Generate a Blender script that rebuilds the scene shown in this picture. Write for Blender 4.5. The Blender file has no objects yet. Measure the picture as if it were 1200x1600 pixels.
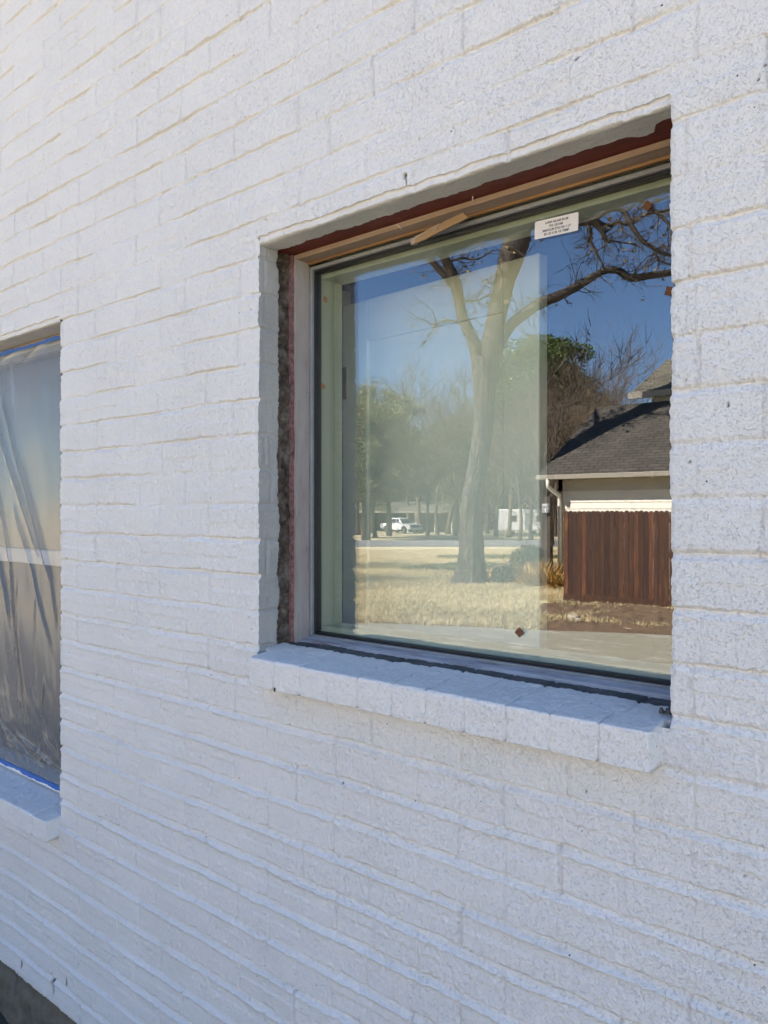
import bpy, math, random
import numpy as np
from mathutils import Vector, Matrix, Euler
random.seed(7); RNG = np.random.default_rng(7)
S = bpy.context.scene
C = S.collection
PI = math.pi
R = math.radians
# ------------------------------------------------------------ camera, sky, sun, exposure
D = 1.17          # camera to wall
H = 1.70          # camera height
YAW = 40.8
F = 1230.0        # focal length in photo pixels
cam_d = bpy.data.cameras.new('camera'); cam = bpy.data.objects.new('camera', cam_d); C.objects.link(cam)
cam.location = (0, -D, H); cam.rotation_euler = (R(90), 0, R(YAW))
cam_d.sensor_fit = 'VERTICAL'; cam_d.sensor_height = 36; cam_d.lens = F / 1600 * 36
cam_d.clip_start = 0.02; cam_d.clip_end = 2000
S.camera = cam
SUN_EL, SUN_AZ = 40.0, 33.0       # azimuth from +y towards -x
w = bpy.data.worlds.new('World'); S.world = w; w.use_nodes = True
nt = w.node_tree; nt.nodes.clear()
sky = nt.nodes.new('ShaderNodeTexSky'); sky.sky_type = 'NISHITA'; sky.sun_disc = False
sky.sun_elevation = R(SUN_EL); sky.sun_rotation = R(-SUN_AZ)
sky.air_density = 0.9; sky.dust_density = 0.0; sky.ozone_density = 4.0
bg = nt.nodes.new('ShaderNodeBackground'); bg.inputs[1].default_value = 0.058
wo = nt.nodes.new('ShaderNodeOutputWorld')
nt.links.new(sky.outputs[0], bg.inputs[0]); nt.links.new(bg.outputs[0], wo.inputs[0])
sd = bpy.data.lights.new('sun', 'SUN'); sd.energy = 5.0; sd.angle = R(0.55); sd.color = (1.0, 0.90, 0.77)
sun = bpy.data.objects.new('sun', sd); C.objects.link(sun)
tosun = Vector((-math.sin(R(SUN_AZ)) * math.cos(R(SUN_EL)), math.cos(R(SUN_AZ)) * math.cos(R(SUN_EL)), math.sin(R(SUN_EL))))
sun.rotation_euler = tosun.to_track_quat('Z', 'Y').to_euler()
sun.location = tosun * 50
S.view_settings.view_transform = 'Standard'; S.view_settings.look = 'None'
S.view_settings.exposure = 2.66; S.view_settings.gamma = 1
S.render.engine = 'CYCLES'
S.cycles.max_bounces = 10; S.cycles.transparent_max_bounces = 16; S.cycles.glossy_bounces = 6

# ------------------------------------------------------------ measuring helpers
GLASS = 0.165                     # depth of the glass behind the wall face
def seen(px, py, d):
    """world point in the street that is d metres away as the window mirrors it"""
    th = math.atan((px - 600) / F); a = R(YAW) - th; r = d / math.cos(th)
    return Vector((-r * math.sin(a), 2 * GLASS + D - r * math.cos(a), H + (795 - py) / F * d))
def onwall(px, py, y=0.0):
    th = math.atan((px - 600) / F); a = R(YAW) - th
    dd = (D + y) * math.cos(th) / math.cos(a)
    return Vector((-(D + y) * math.tan(a), y, H + (795 - py) / F * dd))
def gz(x, y):
    d = -x * 0.653 + (2 * GLASS + D - y) * 0.757
    return -0.0106 * min(max(0.0, d - 12), 110)

# ------------------------------------------------------------ materials
def newmat(name):
    m = bpy.data.materials.new(name); m.use_nodes = True
    t = m.node_tree; t.nodes.clear()
    o = t.nodes.new('ShaderNodeOutputMaterial'); p = t.nodes.new('ShaderNodeBsdfPrincipled')
    t.links.new(p.outputs[0], o.inputs[0])
    return m, t, p, o
def nd(t, typ, **kw):
    n = t.nodes.new(typ)
    for k, v in kw.items():
        if k.startswith('i_'): n.inputs[k[2:].replace('_', ' ')].default_value = v
        else: setattr(n, k, v)
    return n
def ramp(t, fac, stops):
    r = t.nodes.new('ShaderNodeValToRGB')
    e = r.color_ramp.elements
    while len(e) < len(stops): e.new(0.5)
    for i, (p, c) in enumerate(stops):
        e[i].position = p; e[i].color = (*c, 1) if len(c) == 3 else c
    t.links.new(fac, r.inputs[0]); return r.outputs[0]
def mixc(t, a, b, fac, mode='MIX'):
    m = t.nodes.new('ShaderNodeMix'); m.data_type = 'RGBA'; m.blend_type = mode
    for sock, v in ((6, a), (7, b), (0, fac)):
        if isinstance(v, (int, float)): m.inputs[sock].default_value = v
        elif isinstance(v, tuple): m.inputs[sock].default_value = (*v, 1)
        else: t.links.new(v, m.inputs[sock])
    return m.outputs[2]
def mat(name, c1, c2=None, scale=8.0, rough=0.7, bump=0.0, bscale=60.0, stretch=None, detail=5, metal=0.0, island=0.0, c3=None):
    """procedural material: two or three colours mixed by noise, fine bump"""
    m, t, p, o = newmat(name)
    c2 = c2 or tuple(x * 0.8 for x in c1)
    tc = nd(t, 'ShaderNodeTexCoord'); mp = nd(t, 'ShaderNodeMapping')
    if stretch: mp.inputs['Scale'].default_value = stretch
    t.links.new(tc.outputs['Object'], mp.inputs[0])
    n = nd(t, 'ShaderNodeTexNoise', i_Scale=scale, i_Detail=detail, i_Roughness=0.65)
    t.links.new(mp.outputs[0], n.inputs['Vector'])
    st = [(0.3, c1), (0.7, c2)] if not c3 else [(0.28, c1), (0.5, c2), (0.72, c3)]
    col = ramp(t, n.outputs[0], st)
    if name == 'dark_stained_picket':
        oi = nd(t, 'ShaderNodeObjectInfo'); col = mixc(t, col, ramp(t, oi.outputs['Random'], [(0, (.55, .5, .5)), (.6, (1, 1, 1)), (1, (1.7, 1.6, 1.5))]), 1.0, 'MULTIPLY'); island = 0
    if island:
        g = nd(t, 'ShaderNodeNewGeometry')
        v = ramp(t, g.outputs['Random Per Island'], [(0, (1 - island,) * 3), (1, (1 + island * .6,) * 3)])
        col = mixc(t, col, v, 1.0, 'MULTIPLY')
    t.links.new(col, p.inputs['Base Color'])
    p.inputs['Roughness'].default_value = rough; p.inputs['Metallic'].default_value = metal
    if bump:
        n2 = nd(t, 'ShaderNodeTexNoise', i_Scale=bscale, i_Detail=6, i_Roughness=0.7)
        t.links.new(mp.outputs[0], n2.inputs['Vector'])
        b = nd(t, 'ShaderNodeBump', i_Strength=1.0, i_Distance=bump)
        t.links.new(n2.outputs[0], b.inputs['Height']); t.links.new(b.outputs[0], p.inputs['Normal'])
    return m

def paint_mat(name, base, cool, bumpd=0.0011, spec=True):
    m, t, p, o = newmat(name)
    tc = nd(t, 'ShaderNodeTexCoord')
    n = nd(t, 'ShaderNodeTexNoise', i_Scale=5.0, i_Detail=6, i_Roughness=0.7); t.links.new(tc.outputs['Object'], n.inputs['Vector'])
    col = ramp(t, n.outputs[0], [(0.35, base), (0.65, cool)])
    # paint scuffs and thin places
    n3 = nd(t, 'ShaderNodeTexNoise', i_Scale=120.0, i_Detail=6, i_Roughness=0.85); t.links.new(tc.outputs['Object'], n3.inputs['Vector'])
    thin = ramp(t, n3.outputs[0], [(0.34, (0.78, 0.77, 0.75)), (0.45, (1, 1, 1))])
    col = mixc(t, col, thin, 0.95, 'MULTIPLY')
    # cream in bed joints: warm bounce light tinted in, plus missed bare mortar
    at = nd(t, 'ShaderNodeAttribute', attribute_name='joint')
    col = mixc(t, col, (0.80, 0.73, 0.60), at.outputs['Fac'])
    ah = nd(t, 'ShaderNodeAttribute', attribute_name='hole')
    col = mixc(t, col, (0.035, 0.03, 0.028), ah.outputs['Fac'])
    if spec:
        v = nd(t, 'ShaderNodeTexVoronoi', i_Scale=46.0); v.distance = 'EUCLIDEAN'; t.links.new(tc.outputs['Object'], v.inputs['Vector'])
        rv = nd(t, 'ShaderNodeSeparateColor'); t.links.new(v.outputs['Color'], rv.inputs[0])
        gt = nd(t, 'ShaderNodeMath', operation='GREATER_THAN'); gt.inputs[1].default_value = 0.93; t.links.new(rv.outputs[0], gt.inputs[0])
        lt = nd(t, 'ShaderNodeMath', operation='LESS_THAN'); lt.inputs[1].default_value = 0.072; t.links.new(v.outputs['Distance'], lt.inputs[0])
        mu = nd(t, 'ShaderNodeMath', operation='MULTIPLY'); t.links.new(gt.outputs[0], mu.inputs[0]); t.links.new(lt.outputs[0], mu.inputs[1])
        col = mixc(t, col, (0.09, 0.08, 0.09), mu.outputs[0])
    t.links.new(col, p.inputs['Base Color']); p.inputs['Roughness'].default_value = 0.62
    p.inputs['Specular IOR Level'].default_value = 0.3
    a = nd(t, 'ShaderNodeTexNoise', i_Scale=190.0, i_Detail=4, i_Roughness=0.7); t.links.new(tc.outputs['Object'], a.inputs['Vector'])
    vv = nd(t, 'ShaderNodeTexNoise', i_Scale=170.0, i_Detail=3, i_Roughness=0.7, i_Distortion=0.6); t.links.new(tc.outputs['Object'], vv.inputs['Vector'])
    pits = ramp(t, vv.outputs[0], [(0.36, (0, 0, 0)), (0.42, (.55, .55, .55)), (0.60, (.55, .55, .55)), (0.68, (1, 1, 1))])
    md = nd(t, 'ShaderNodeMath', operation='MULTIPLY_ADD'); md.inputs[1].default_value = 0.85
    t.links.new(pits, md.inputs[0]); t.links.new(a.outputs[0], md.inputs[2])
    nb = nd(t, 'ShaderNodeTexNoise', i_Scale=4.0, i_Detail=2); t.links.new(tc.outputs['Object'], nb.inputs['Vector'])
    mr = nd(t, 'ShaderNodeMapRange'); mr.inputs[1].default_value = 0.35; mr.inputs[2].default_value = 0.65; mr.inputs[3].default_value = 0.85; mr.inputs[4].default_value = 1.05
    t.links.new(nb.outputs[0], mr.inputs[0])
    b = nd(t, 'ShaderNodeBump', i_Distance=bumpd); t.links.new(mr.outputs[0], b.inputs['Strength'])
    t.links.new(md.outputs[0], b.inputs['Height']); t.links.new(b.outputs[0], p.inputs['Normal'])
    return m
M = {}
M['paint'] = paint_mat('painted_brick', (0.805, 0.765, 0.74), (0.78, 0.745, 0.725), 0.0023)
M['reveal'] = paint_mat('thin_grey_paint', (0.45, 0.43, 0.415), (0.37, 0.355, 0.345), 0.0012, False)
M['soffit'] = paint_mat('soffit_paint', (0.76, 0.73, 0.69), (0.62, 0.60, 0.57), 0.0012, False)
M['raw'] = mat('raw_brick_and_mortar', (0.012, 0.010, 0.009), (0.12, 0.085, 0.065), 34, 0.95, 0.008, 90, None, 10, c3=(0.26, 0.23, 0.20))
M['rawsill'] = mat('raw_sill_brick', (0.05, 0.05, 0.05), (0.13, 0.125, 0.12), 30, 0.9, 0.003, 90, None, 8)
M['lintel'] = mat('red_primed_steel', (0.12, 0.016, 0.009), (0.22, 0.040, 0.022), 22, 0.6, 0.003, 50, (1, 4, 4), 8)
M['redstrip'] = mat('red_flashing', (0.10, 0.030, 0.030), (0.34, 0.20, 0.19), 90, 0.8, 0.003, 160)
M['oldwood'] = mat('weathered_primed_wood', (0.40, 0.36, 0.34), (0.33, 0.28, 0.26), 14, 0.85, 0.001, 120, (1, 1, .25), 8, c3=(0.16, 0.09, 0.08))
M['headwood'] = mat('tan_head_wood', (0.46, 0.34, 0.25), (0.34, 0.23, 0.16), 12, 0.8, 0.0008, 100, (.2, 3, 3), 8, c3=(0.42, 0.35, 0.29))
M['cedar'] = mat('cedar_strip', (0.46, 0.26, 0.11), (0.26, 0.13, 0.05), 10, 0.6, 0.0005, 100, (.1, 3, 3))
M['sillwood'] = mat('painted_sill_wood', (0.50, 0.50, 0.53), (0.36, 0.36, 0.40), 30, 0.8, 0.0012, 120, (.3, 2, 2), 8, c3=(0.17, 0.11, 0.11))
M['alu'] = mat('grey_aluminium', (0.30, 0.30, 0.30), (0.22, 0.22, 0.23), 20, 0.45)
M['black'] = mat('black_gasket', (0.006, 0.006, 0.006), (0.012, 0.012, 0.012), 30, 0.5)
M['jamb'] = mat('pale_pine_jamb', (0.48, 0.49, 0.42), (0.40, 0.41, 0.35), 9, 0.6, 0.0003, 60, (3, 3, .3), 7)
M['drywall'] = mat('drywall', (0.55, 0.55, 0.48), (0.48, 0.48, 0.43), 8, 0.9)
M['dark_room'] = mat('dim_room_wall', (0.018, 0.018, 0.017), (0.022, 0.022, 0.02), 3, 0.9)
M['door'] = mat('white_door_paint', (0.80, 0.80, 0.77), (0.78, 0.78, 0.76), 3, 0.5)
M['brass'] = mat('dull_brass', (0.55, 0.45, 0.2), (0.4, 0.32, 0.15), 40, 0.35, metal=0.8)
M['white'] = mat('white_vinyl', (0.80, 0.80, 0.80), (0.74, 0.74, 0.75), 15, 0.4)
M['tape'] = mat('blue_tape', (0.02, 0.13, 0.48), (0.015, 0.10, 0.38), 30, 0.6, 0.0005, 200)
M['shade'] = mat('grey_backing', (0.15, 0.135, 0.125), (0.12, 0.11, 0.10), 6, 0.9)
M['shade2'] = mat('pale_backing', (0.30, 0.30, 0.29), (0.24, 0.24, 0.23), 4, 0.9)
M['screen'] = mat('grey_insect_screen', (0.125, 0.118, 0.112), (0.105, 0.10, 0.095), 300, 0.8)
M['cork'] = mat('cork', (0.26, 0.105, 0.045), (0.10, 0.04, 0.02), 900, 0.9, 0.0006, 900)
M['corkdust'] = mat('orange_cork_dust', (0.60, 0.23, 0.08), (0.40, 0.14, 0.05), 500, 0.9, 0.0008, 700)
M['scrap'] = mat('scrap_pine', (0.40, 0.25, 0.12), (0.30, 0.18, 0.085), 30, 0.8, 0.0006, 150, (.2, 2, 2), 7)
M['steel'] = mat('steel', (0.35, 0.35, 0.34), (0.2, 0.2, 0.2), 60, 0.35, metal=0.9)
M['label'] = mat('label_paper', (0.82, 0.76, 0.74), (0.78, 0.72, 0.70), 30, 0.6)
M['ink'] = mat('ink', (0.02, 0.02, 0.03), (0.03, 0.03, 0.04), 30, 0.6)
M['concrete'] = mat('foundation_concrete', (0.085, 0.066, 0.044), (0.17, 0.14, 0.10), 7, 0.95, 0.008, 35, None, 8, c3=(0.05, 0.045, 0.04))
M['drive'] = mat('driveway_concrete', (0.40, 0.37, 0.28), (0.27, 0.25, 0.18), 1.6, 0.9, 0.003, 60, (1, 3.5, 1), 12, c3=(0.52, 0.50, 0.42))
M['street'] = mat('street_asphalt', (0.20, 0.20, 0.20), (0.16, 0.16, 0.16), 0.6, 0.9, 0.004, 40)
M['soil'] = mat('red_brown_soil', (0.24, 0.16, 0.09), (0.15, 0.095, 0.055), 5, 0.95, 0.03, 14, None, 9, c3=(0.24, 0.16, 0.09))
M['bed'] = mat('dark_bed_soil', (0.035, 0.028, 0.022), (0.06, 0.048, 0.038), 6, 0.95, 0.02, 18, None, 8)  # darkened so less light bounces onto the lower wall
M['lawn'] = mat('dry_lawn', (0.52, 0.43, 0.24), (0.66, 0.56, 0.35), 3.5, 0.95, 0.05, 16, (1, 1, 1), 14, c3=(0.27, 0.24, 0.12))
M['blade'] = mat('dry_grass_blade', (0.76, 0.64, 0.40), (0.56, 0.46, 0.25), 0.7, 0.8, island=0.4, c3=(.42, .35, .18))
M['bark'] = mat('pecan_bark', (0.025, 0.021, 0.016), (0.10, 0.085, 0.068), 5, 0.95, 0.15, 6, (3.0, 3.0, .6), 12, c3=(0.34, 0.30, 0.25))
M['twig'] = mat('twig_bark', (0.06, 0.047, 0.036), (0.12, 0.10, 0.08), 9, 0.95, 0.03, 14)
M['woods'] = mat('winter_twigs', (0.15, 0.11, 0.075), (0.10, 0.075, 0.05), 0.5, 0.95, island=0.4)
M['dry_leaf'] = mat('dry_leaf', (0.30, 0.22, 0.09), (0.20, 0.14, 0.06), 2, 0.8, island=0.4)
M['pine'] = mat('evergreen_leaf', (0.06, 0.105, 0.02), (0.10, 0.14, 0.03), 1.5, 0.8, island=0.5)
M['olive'] = mat('olive_leaf', (0.23, 0.22, 0.09), (0.15, 0.15, 0.055), 1.0, 0.8, island=0.5)
M['yucca'] = mat('golden_blade', (0.62, 0.40, 0.12), (0.42, 0.25, 0.07), 5, 0.7, island=0.6)
M['shrub'] = mat('dark_shrub_leaf', (0.05, 0.065, 0.03), (0.08, 0.09, 0.04), 5, 0.8, island=0.5)
M['ivy'] = mat('ground_ivy', (0.15, 0.17, 0.07), (0.22, 0.21, 0.10), 5, 0.8, island=0.5)
M['fence'] = mat('dark_stained_picket', (0.10, 0.034, 0.011), (0.040, 0.015, 0.006), 5, 0.75, 0.002, 40, (6, 6, .35), 8, island=0.45, c3=(0.17, 0.066, 0.024))
M['siding'] = mat('cream_siding', (0.78, 0.74, 0.63), (0.74, 0.70, 0.60), 5, 0.7)
M['trim'] = mat('cream_trim', (0.52, 0.47, 0.38), (0.48, 0.43, 0.34), 5, 0.6)
M['gutter'] = mat('dull_gutter', (0.30, 0.27, 0.21), (0.26, 0.23, 0.18), 5, 0.6)
M['truck'] = mat('white_car_paint', (0.78, 0.78, 0.78), (0.74, 0.74, 0.74), 3, 0.25)
M['darkglass'] = mat('dark_vehicle_glass', (0.02, 0.02, 0.025), (0.03, 0.03, 0.035), 3, 0.1)
M['tyre'] = mat('tyre', (0.015, 0.015, 0.015), (0.025, 0.025, 0.025), 20, 0.9)
M['brownbrick'] = mat('far_brick', (0.13, 0.10, 0.08), (0.09, 0.07, 0.06), 4, 0.9)
M['stone'] = mat('pale_stone', (0.50, 0.44, 0.34), (0.40, 0.34, 0.26), 12, 0.9, 0.01, 30)

def shingle(name, c1, c2, row=0.14):
    m, t, p, o = newmat(name)
    tc = nd(t, 'ShaderNodeTexCoord'); mp = nd(t, 'ShaderNodeMapping'); t.links.new(tc.outputs['UV'], mp.inputs[0])
    b = nd(t, 'ShaderNodeTexBrick', i_Scale=1.0); b.inputs['Color1'].default_value = (*c1, 1); b.inputs['Color2'].default_value = (*c2, 1)
    b.inputs['Mortar'].default_value = (*[x * .35 for x in c2], 1); b.inputs['Mortar Size'].default_value = 0.012
    b.inputs['Brick Width'].default_value = 0.33; b.inputs['Row Height'].default_value = row
    t.links.new(mp.outputs[0], b.inputs['Vector'])
    n = nd(t, 'ShaderNodeTexNoise', i_Scale=1.3, i_Detail=7, i_Roughness=0.7); t.links.new(tc.outputs['UV'], n.inputs['Vector'])
    v = ramp(t, n.outputs[0], [(0.3, (.72,) * 3), (0.7, (1.2,) * 3)])
    c = mixc(t, b.outputs[0], v, 1.0, 'MULTIPLY'); t.links.new(c, p.inputs['Base Color']); p.inputs['Roughness'].default_value = 0.9
    bp = nd(t, 'ShaderNodeBump', i_Strength=1, i_Distance=0.01); t.links.new(b.outputs['Fac'], bp.inputs['Height']); bp.invert = True
    t.links.new(bp.outputs[0], p.inputs['Normal'])
    return m
M['shingle'] = shingle('grey_shingle', (0.095, 0.084, 0.066), (0.066, 0.059, 0.046))
M['shingle2'] = shingle('light_shingle', (0.20, 0.18, 0.13), (0.15, 0.135, 0.10))

def glass_mat(name, r0, tint, wav=0.0, rough=0.0):
    m, t, p, o = newmat(name); t.nodes.remove(p)
    g = nd(t, 'ShaderNodeNewGeometry'); dt = nd(t, 'ShaderNodeVectorMath', operation='DOT_PRODUCT')
    t.links.new(g.outputs['Normal'], dt.inputs[0]); t.links.new(g.outputs['Incoming'], dt.inputs[1])
    ab = nd(t, 'ShaderNodeMath', operation='ABSOLUTE'); t.links.new(dt.outputs['Value'], ab.inputs[0])
    om = nd(t, 'ShaderNodeMath', operation='SUBTRACT'); om.inputs[0].default_value = 1; t.links.new(ab.outputs[0], om.inputs[1])
    pw = nd(t, 'ShaderNodeMath', operation='POWER'); pw.inputs[1].default_value = 5; t.links.new(om.outputs[0], pw.inputs[0])
    ma = nd(t, 'ShaderNodeMath', operation='MULTIPLY_ADD'); ma.inputs[1].default_value = 1 - r0; ma.inputs[2].default_value = r0
    t.links.new(pw.outputs[0], ma.inputs[0])
    tr = nd(t, 'ShaderNodeBsdfTransparent'); tr.inputs[0].default_value = (*tint, 1)
    gl = nd(t, 'ShaderNodeBsdfGlossy'); gl.inputs['Roughness'].default_value = rough; gl.inputs[0].default_value = (0.80, 0.82, 0.93, 1) if 'coated' in name else (1, 1, 1, 1)
    if wav:
        tc = nd(t, 'ShaderNodeTexCoord')
        n = nd(t, 'ShaderNodeTexNoise', i_Scale=5.0, i_Detail=1.0); t.links.new(tc.outputs['Object'], n.inputs['Vector'])
        b = nd(t, 'ShaderNodeBump', i_Strength=1.0, i_Distance=wav); t.links.new(n.outputs[0], b.inputs['Height'])
        t.links.new(b.outputs[0], gl.inputs['Normal'])
    mx = nd(t, 'ShaderNodeMixShader'); t.links.new(ma.outputs[0], mx.inputs[0])
    t.links.new(tr.outputs[0], mx.inputs[1]); t.links.new(gl.outputs[0], mx.inputs[2]); t.links.new(mx.outputs[0], o.inputs[0])
    return m
M['glass'] = glass_mat('coated_glass', 0.128, (0.965, 0.99, 0.935), 0.00004)
M['glass2'] = glass_mat('old_glass', 0.04, (0.9, 0.92, 0.92), 0.0, 0.16)
def plastic_mat():
    m, t, p, o = newmat('clear_plastic_sheet'); t.nodes.remove(p)
    tr = nd(t, 'ShaderNodeBsdfTransparent'); tr.inputs[0].default_value = (0.92, 0.92, 0.92, 1)
    gl = nd(t, 'ShaderNodeBsdfGlossy'); gl.inputs['Roughness'].default_value = 0.20; gl.inputs[0].default_value = (0.55, 0.55, 0.57, 1)
    df = nd(t, 'ShaderNodeBsdfDiffuse'); df.inputs[0].default_value = (0.62, 0.62, 0.64, 1)
    tl = nd(t, 'ShaderNodeBsdfTranslucent'); tl.inputs[0].default_value = (0.35, 0.34, 0.33, 1)
    lw = nd(t, 'ShaderNodeLayerWeight', i_Blend=0.35)
    a = nd(t, 'ShaderNodeMixShader'); a.inputs[0].default_value = 0.5; t.links.new(df.outputs[0], a.inputs[1]); t.links.new(tl.outputs[0], a.inputs[2])
    b = nd(t, 'ShaderNodeMixShader'); b.inputs[0].default_value = 0.30; t.links.new(a.outputs[0], b.inputs[1]); t.links.new(gl.outputs[0], b.inputs[2])
    f = nd(t, 'ShaderNodeMath', operation='MULTIPLY_ADD'); f.inputs[1].default_value = 0.60; f.inputs[2].default_value = 0.19
    t.links.new(lw.outputs['Facing'], f.inputs[0])
    c = nd(t, 'ShaderNodeMixShader'); t.links.new(f.outputs[0], c.inputs[0]); t.links.new(tr.outputs[0], c.inputs[1]); t.links.new(b.outputs[0], c.inputs[2])
    t.links.new(c.outputs[0], o.inputs[0]); return m
M['plastic'] = plastic_mat()

# ------------------------------------------------------------ object helpers
def tag(o, label=None, cat=None, group=None, kind=None):
    if label: o['label'] = label
    if cat: o['category'] = cat
    if group: o['group'] = group
    if kind: o['kind'] = kind
    return o
def empty(name, loc=(0, 0, 0), rz=0.0, label=None, cat=None, group=None):
    o = bpy.data.objects.new(name, None); C.objects.link(o); o.location = loc; o.rotation_euler.z = rz
    o.empty_display_size = 0.1
    return tag(o, label, cat, group)
def raw_mesh(name, V, Fc, mats, parent=None, midx=None, smooth=True):
    V = np.asarray(V, dtype=np.float32); Fc = np.asarray(Fc, dtype=np.int32)
    me = bpy.data.meshes.new(name); k = Fc.shape[1]
    me.vertices.add(len(V)); me.vertices.foreach_set('co', V.ravel())
    me.loops.add(Fc.size); me.loops.foreach_set('vertex_index', Fc.ravel())
    me.polygons.add(len(Fc)); me.polygons.foreach_set('loop_start', np.arange(0, Fc.size, k, dtype=np.int32))
    for mm in (mats if isinstance(mats, (list, tuple)) else [mats]): me.materials.append(mm)
    if midx is not None: me.polygons.foreach_set('material_index', np.asarray(midx, dtype=np.int32))
    me.polygons.foreach_set('use_smooth', np.full(len(Fc), smooth))
    me.update(calc_edges=True)
    o = bpy.data.objects.new(name, me); C.objects.link(o)
    if parent: o.parent = parent
    return o
class MB:
    def __init__(s): s.v = []; s.f = []; s.uv = []
    def add(s, vs, fs):
        n = len(s.v); s.v += [tuple(v) for v in vs]; s.f += [tuple(n + i for i in f) for f in fs]; return s
    def box(s, x0, x1, y0, y1, z0, z1, M4=None):
        vs = [Vector((x, y, z)) for x in (x0, x1) for y in (y0, y1) for z in (z0, z1)]
        if M4: vs = [M4 @ v for v in vs]
        return s.add(vs, [(0, 1, 3, 2), (4, 6, 7, 5), (0, 4, 5, 1), (2, 3, 7, 6), (0, 2, 6, 4), (1, 5, 7, 3)])
    def tube(s, pts, rad, n=6, cap=True, wob=0.0):
        pts = [Vector(p) for p in pts]; base = len(s.v); m = len(pts); prev = None
        for i, p in enumerate(pts):
            d = (pts[min(i + 1, m - 1)] - pts[max(i - 1, 0)]);
            if d.length < 1e-9: d = Vector((0, 0, 1))
            d.normalize()
            if prev is None:
                u = d.cross(Vector((0, 0, 1)) if abs(d.z) < .9 else Vector((1, 0, 0))).normalized()
            else:
                u = (prev - d * prev.dot(d)).normalized()
            prev = u; v = d.cross(u); r = rad[i] if hasattr(rad, '__len__') else rad
            for k in range(n):
                a = 2 * PI * k / n; rr = r * (1 + (wob * random.uniform(-1, 1) if wob else 0))
                s.v.append(tuple(p + u * math.cos(a) * rr + v * math.sin(a) * rr))
        for i in range(m - 1):
            for k in range(n):
                a = base + i * n + k; b = base + i * n + (k + 1) % n
                s.f.append((a, b, b + n, a + n))
        if cap:
            s.f.append(tuple(base + k for k in reversed(range(n)))); s.f.append(tuple(base + (m - 1) * n + k for k in range(n)))
        return s
    def build(s, name, m, parent=None, smooth=False, bevel=0.0, uvscale=None, loc=None):
        me = bpy.data.meshes.new(name)
        vs = s.v
        if loc is not None:
            L = Vector(loc); vs = [tuple(Vector(v) - L) for v in s.v]
        me.from_pydata(vs, [], s.f); me.update()
        for mm in (m if isinstance(m, (list, tuple)) else [m]): me.materials.append(mm)
        if smooth: me.polygons.foreach_set('use_smooth', [True] * len(me.polygons))
        if uvscale:
            uv = me.uv_layers.new(name='UVMap')
            for p in me.polygons:
                n = p.normal; t = Vector((1, 0, 0)) if abs(n.x) < .8 else Vector((0, 1, 0))
                t = (t - n * n.dot(t)).normalized(); b = n.cross(t)
                for li in p.loop_indices:
                    co = me.vertices[me.loops[li].vertex_index].co
                    uv.data[li].uv = (co.dot(t), co.dot(b))
        o = bpy.data.objects.new(name, me); C.objects.link(o)
        if parent: o.parent = parent
        if loc is not None: o.location = loc
        if bevel:
            md = o.modifiers.new('bevel', 'BEVEL'); md.width = bevel; md.segments = 2; md.limit_method = 'ANGLE'
        return o

# ------------------------------------------------------------ numpy noise
def hashl(ix, iz, seed):
    h = (ix.astype(np.int64) * 374761393 + iz.astype(np.int64) * 668265263 + seed * 1442695041) & 0xffffffff
    h = ((h ^ (h >> 13)) * 1274126177) & 0xffffffff
    h = (h ^ (h >> 16)) & 0xffffffff
    return h.astype(np.float64) / 4294967295.0
def vn(x, z, s, seed):
    x = x / s; z = z / s; ix = np.floor(x); iz = np.floor(z); fx = x - ix; fz = z - iz
    fx = fx * fx * (3 - 2 * fx); fz = fz * fz * (3 - 2 * fz)
    a = hashl(ix, iz, seed); b = hashl(ix + 1, iz, seed); c = hashl(ix, iz + 1, seed); d = hashl(ix + 1, iz + 1, seed)
    return (a * (1 - fx) + b * fx) * (1 - fz) + (c * (1 - fx) + d * fx) * fz - 0.5
def sstep(a, b, x):
    t = np.clip((x - a) / (b - a), 0, 1); return t * t * (3 - 2 * t)

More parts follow.
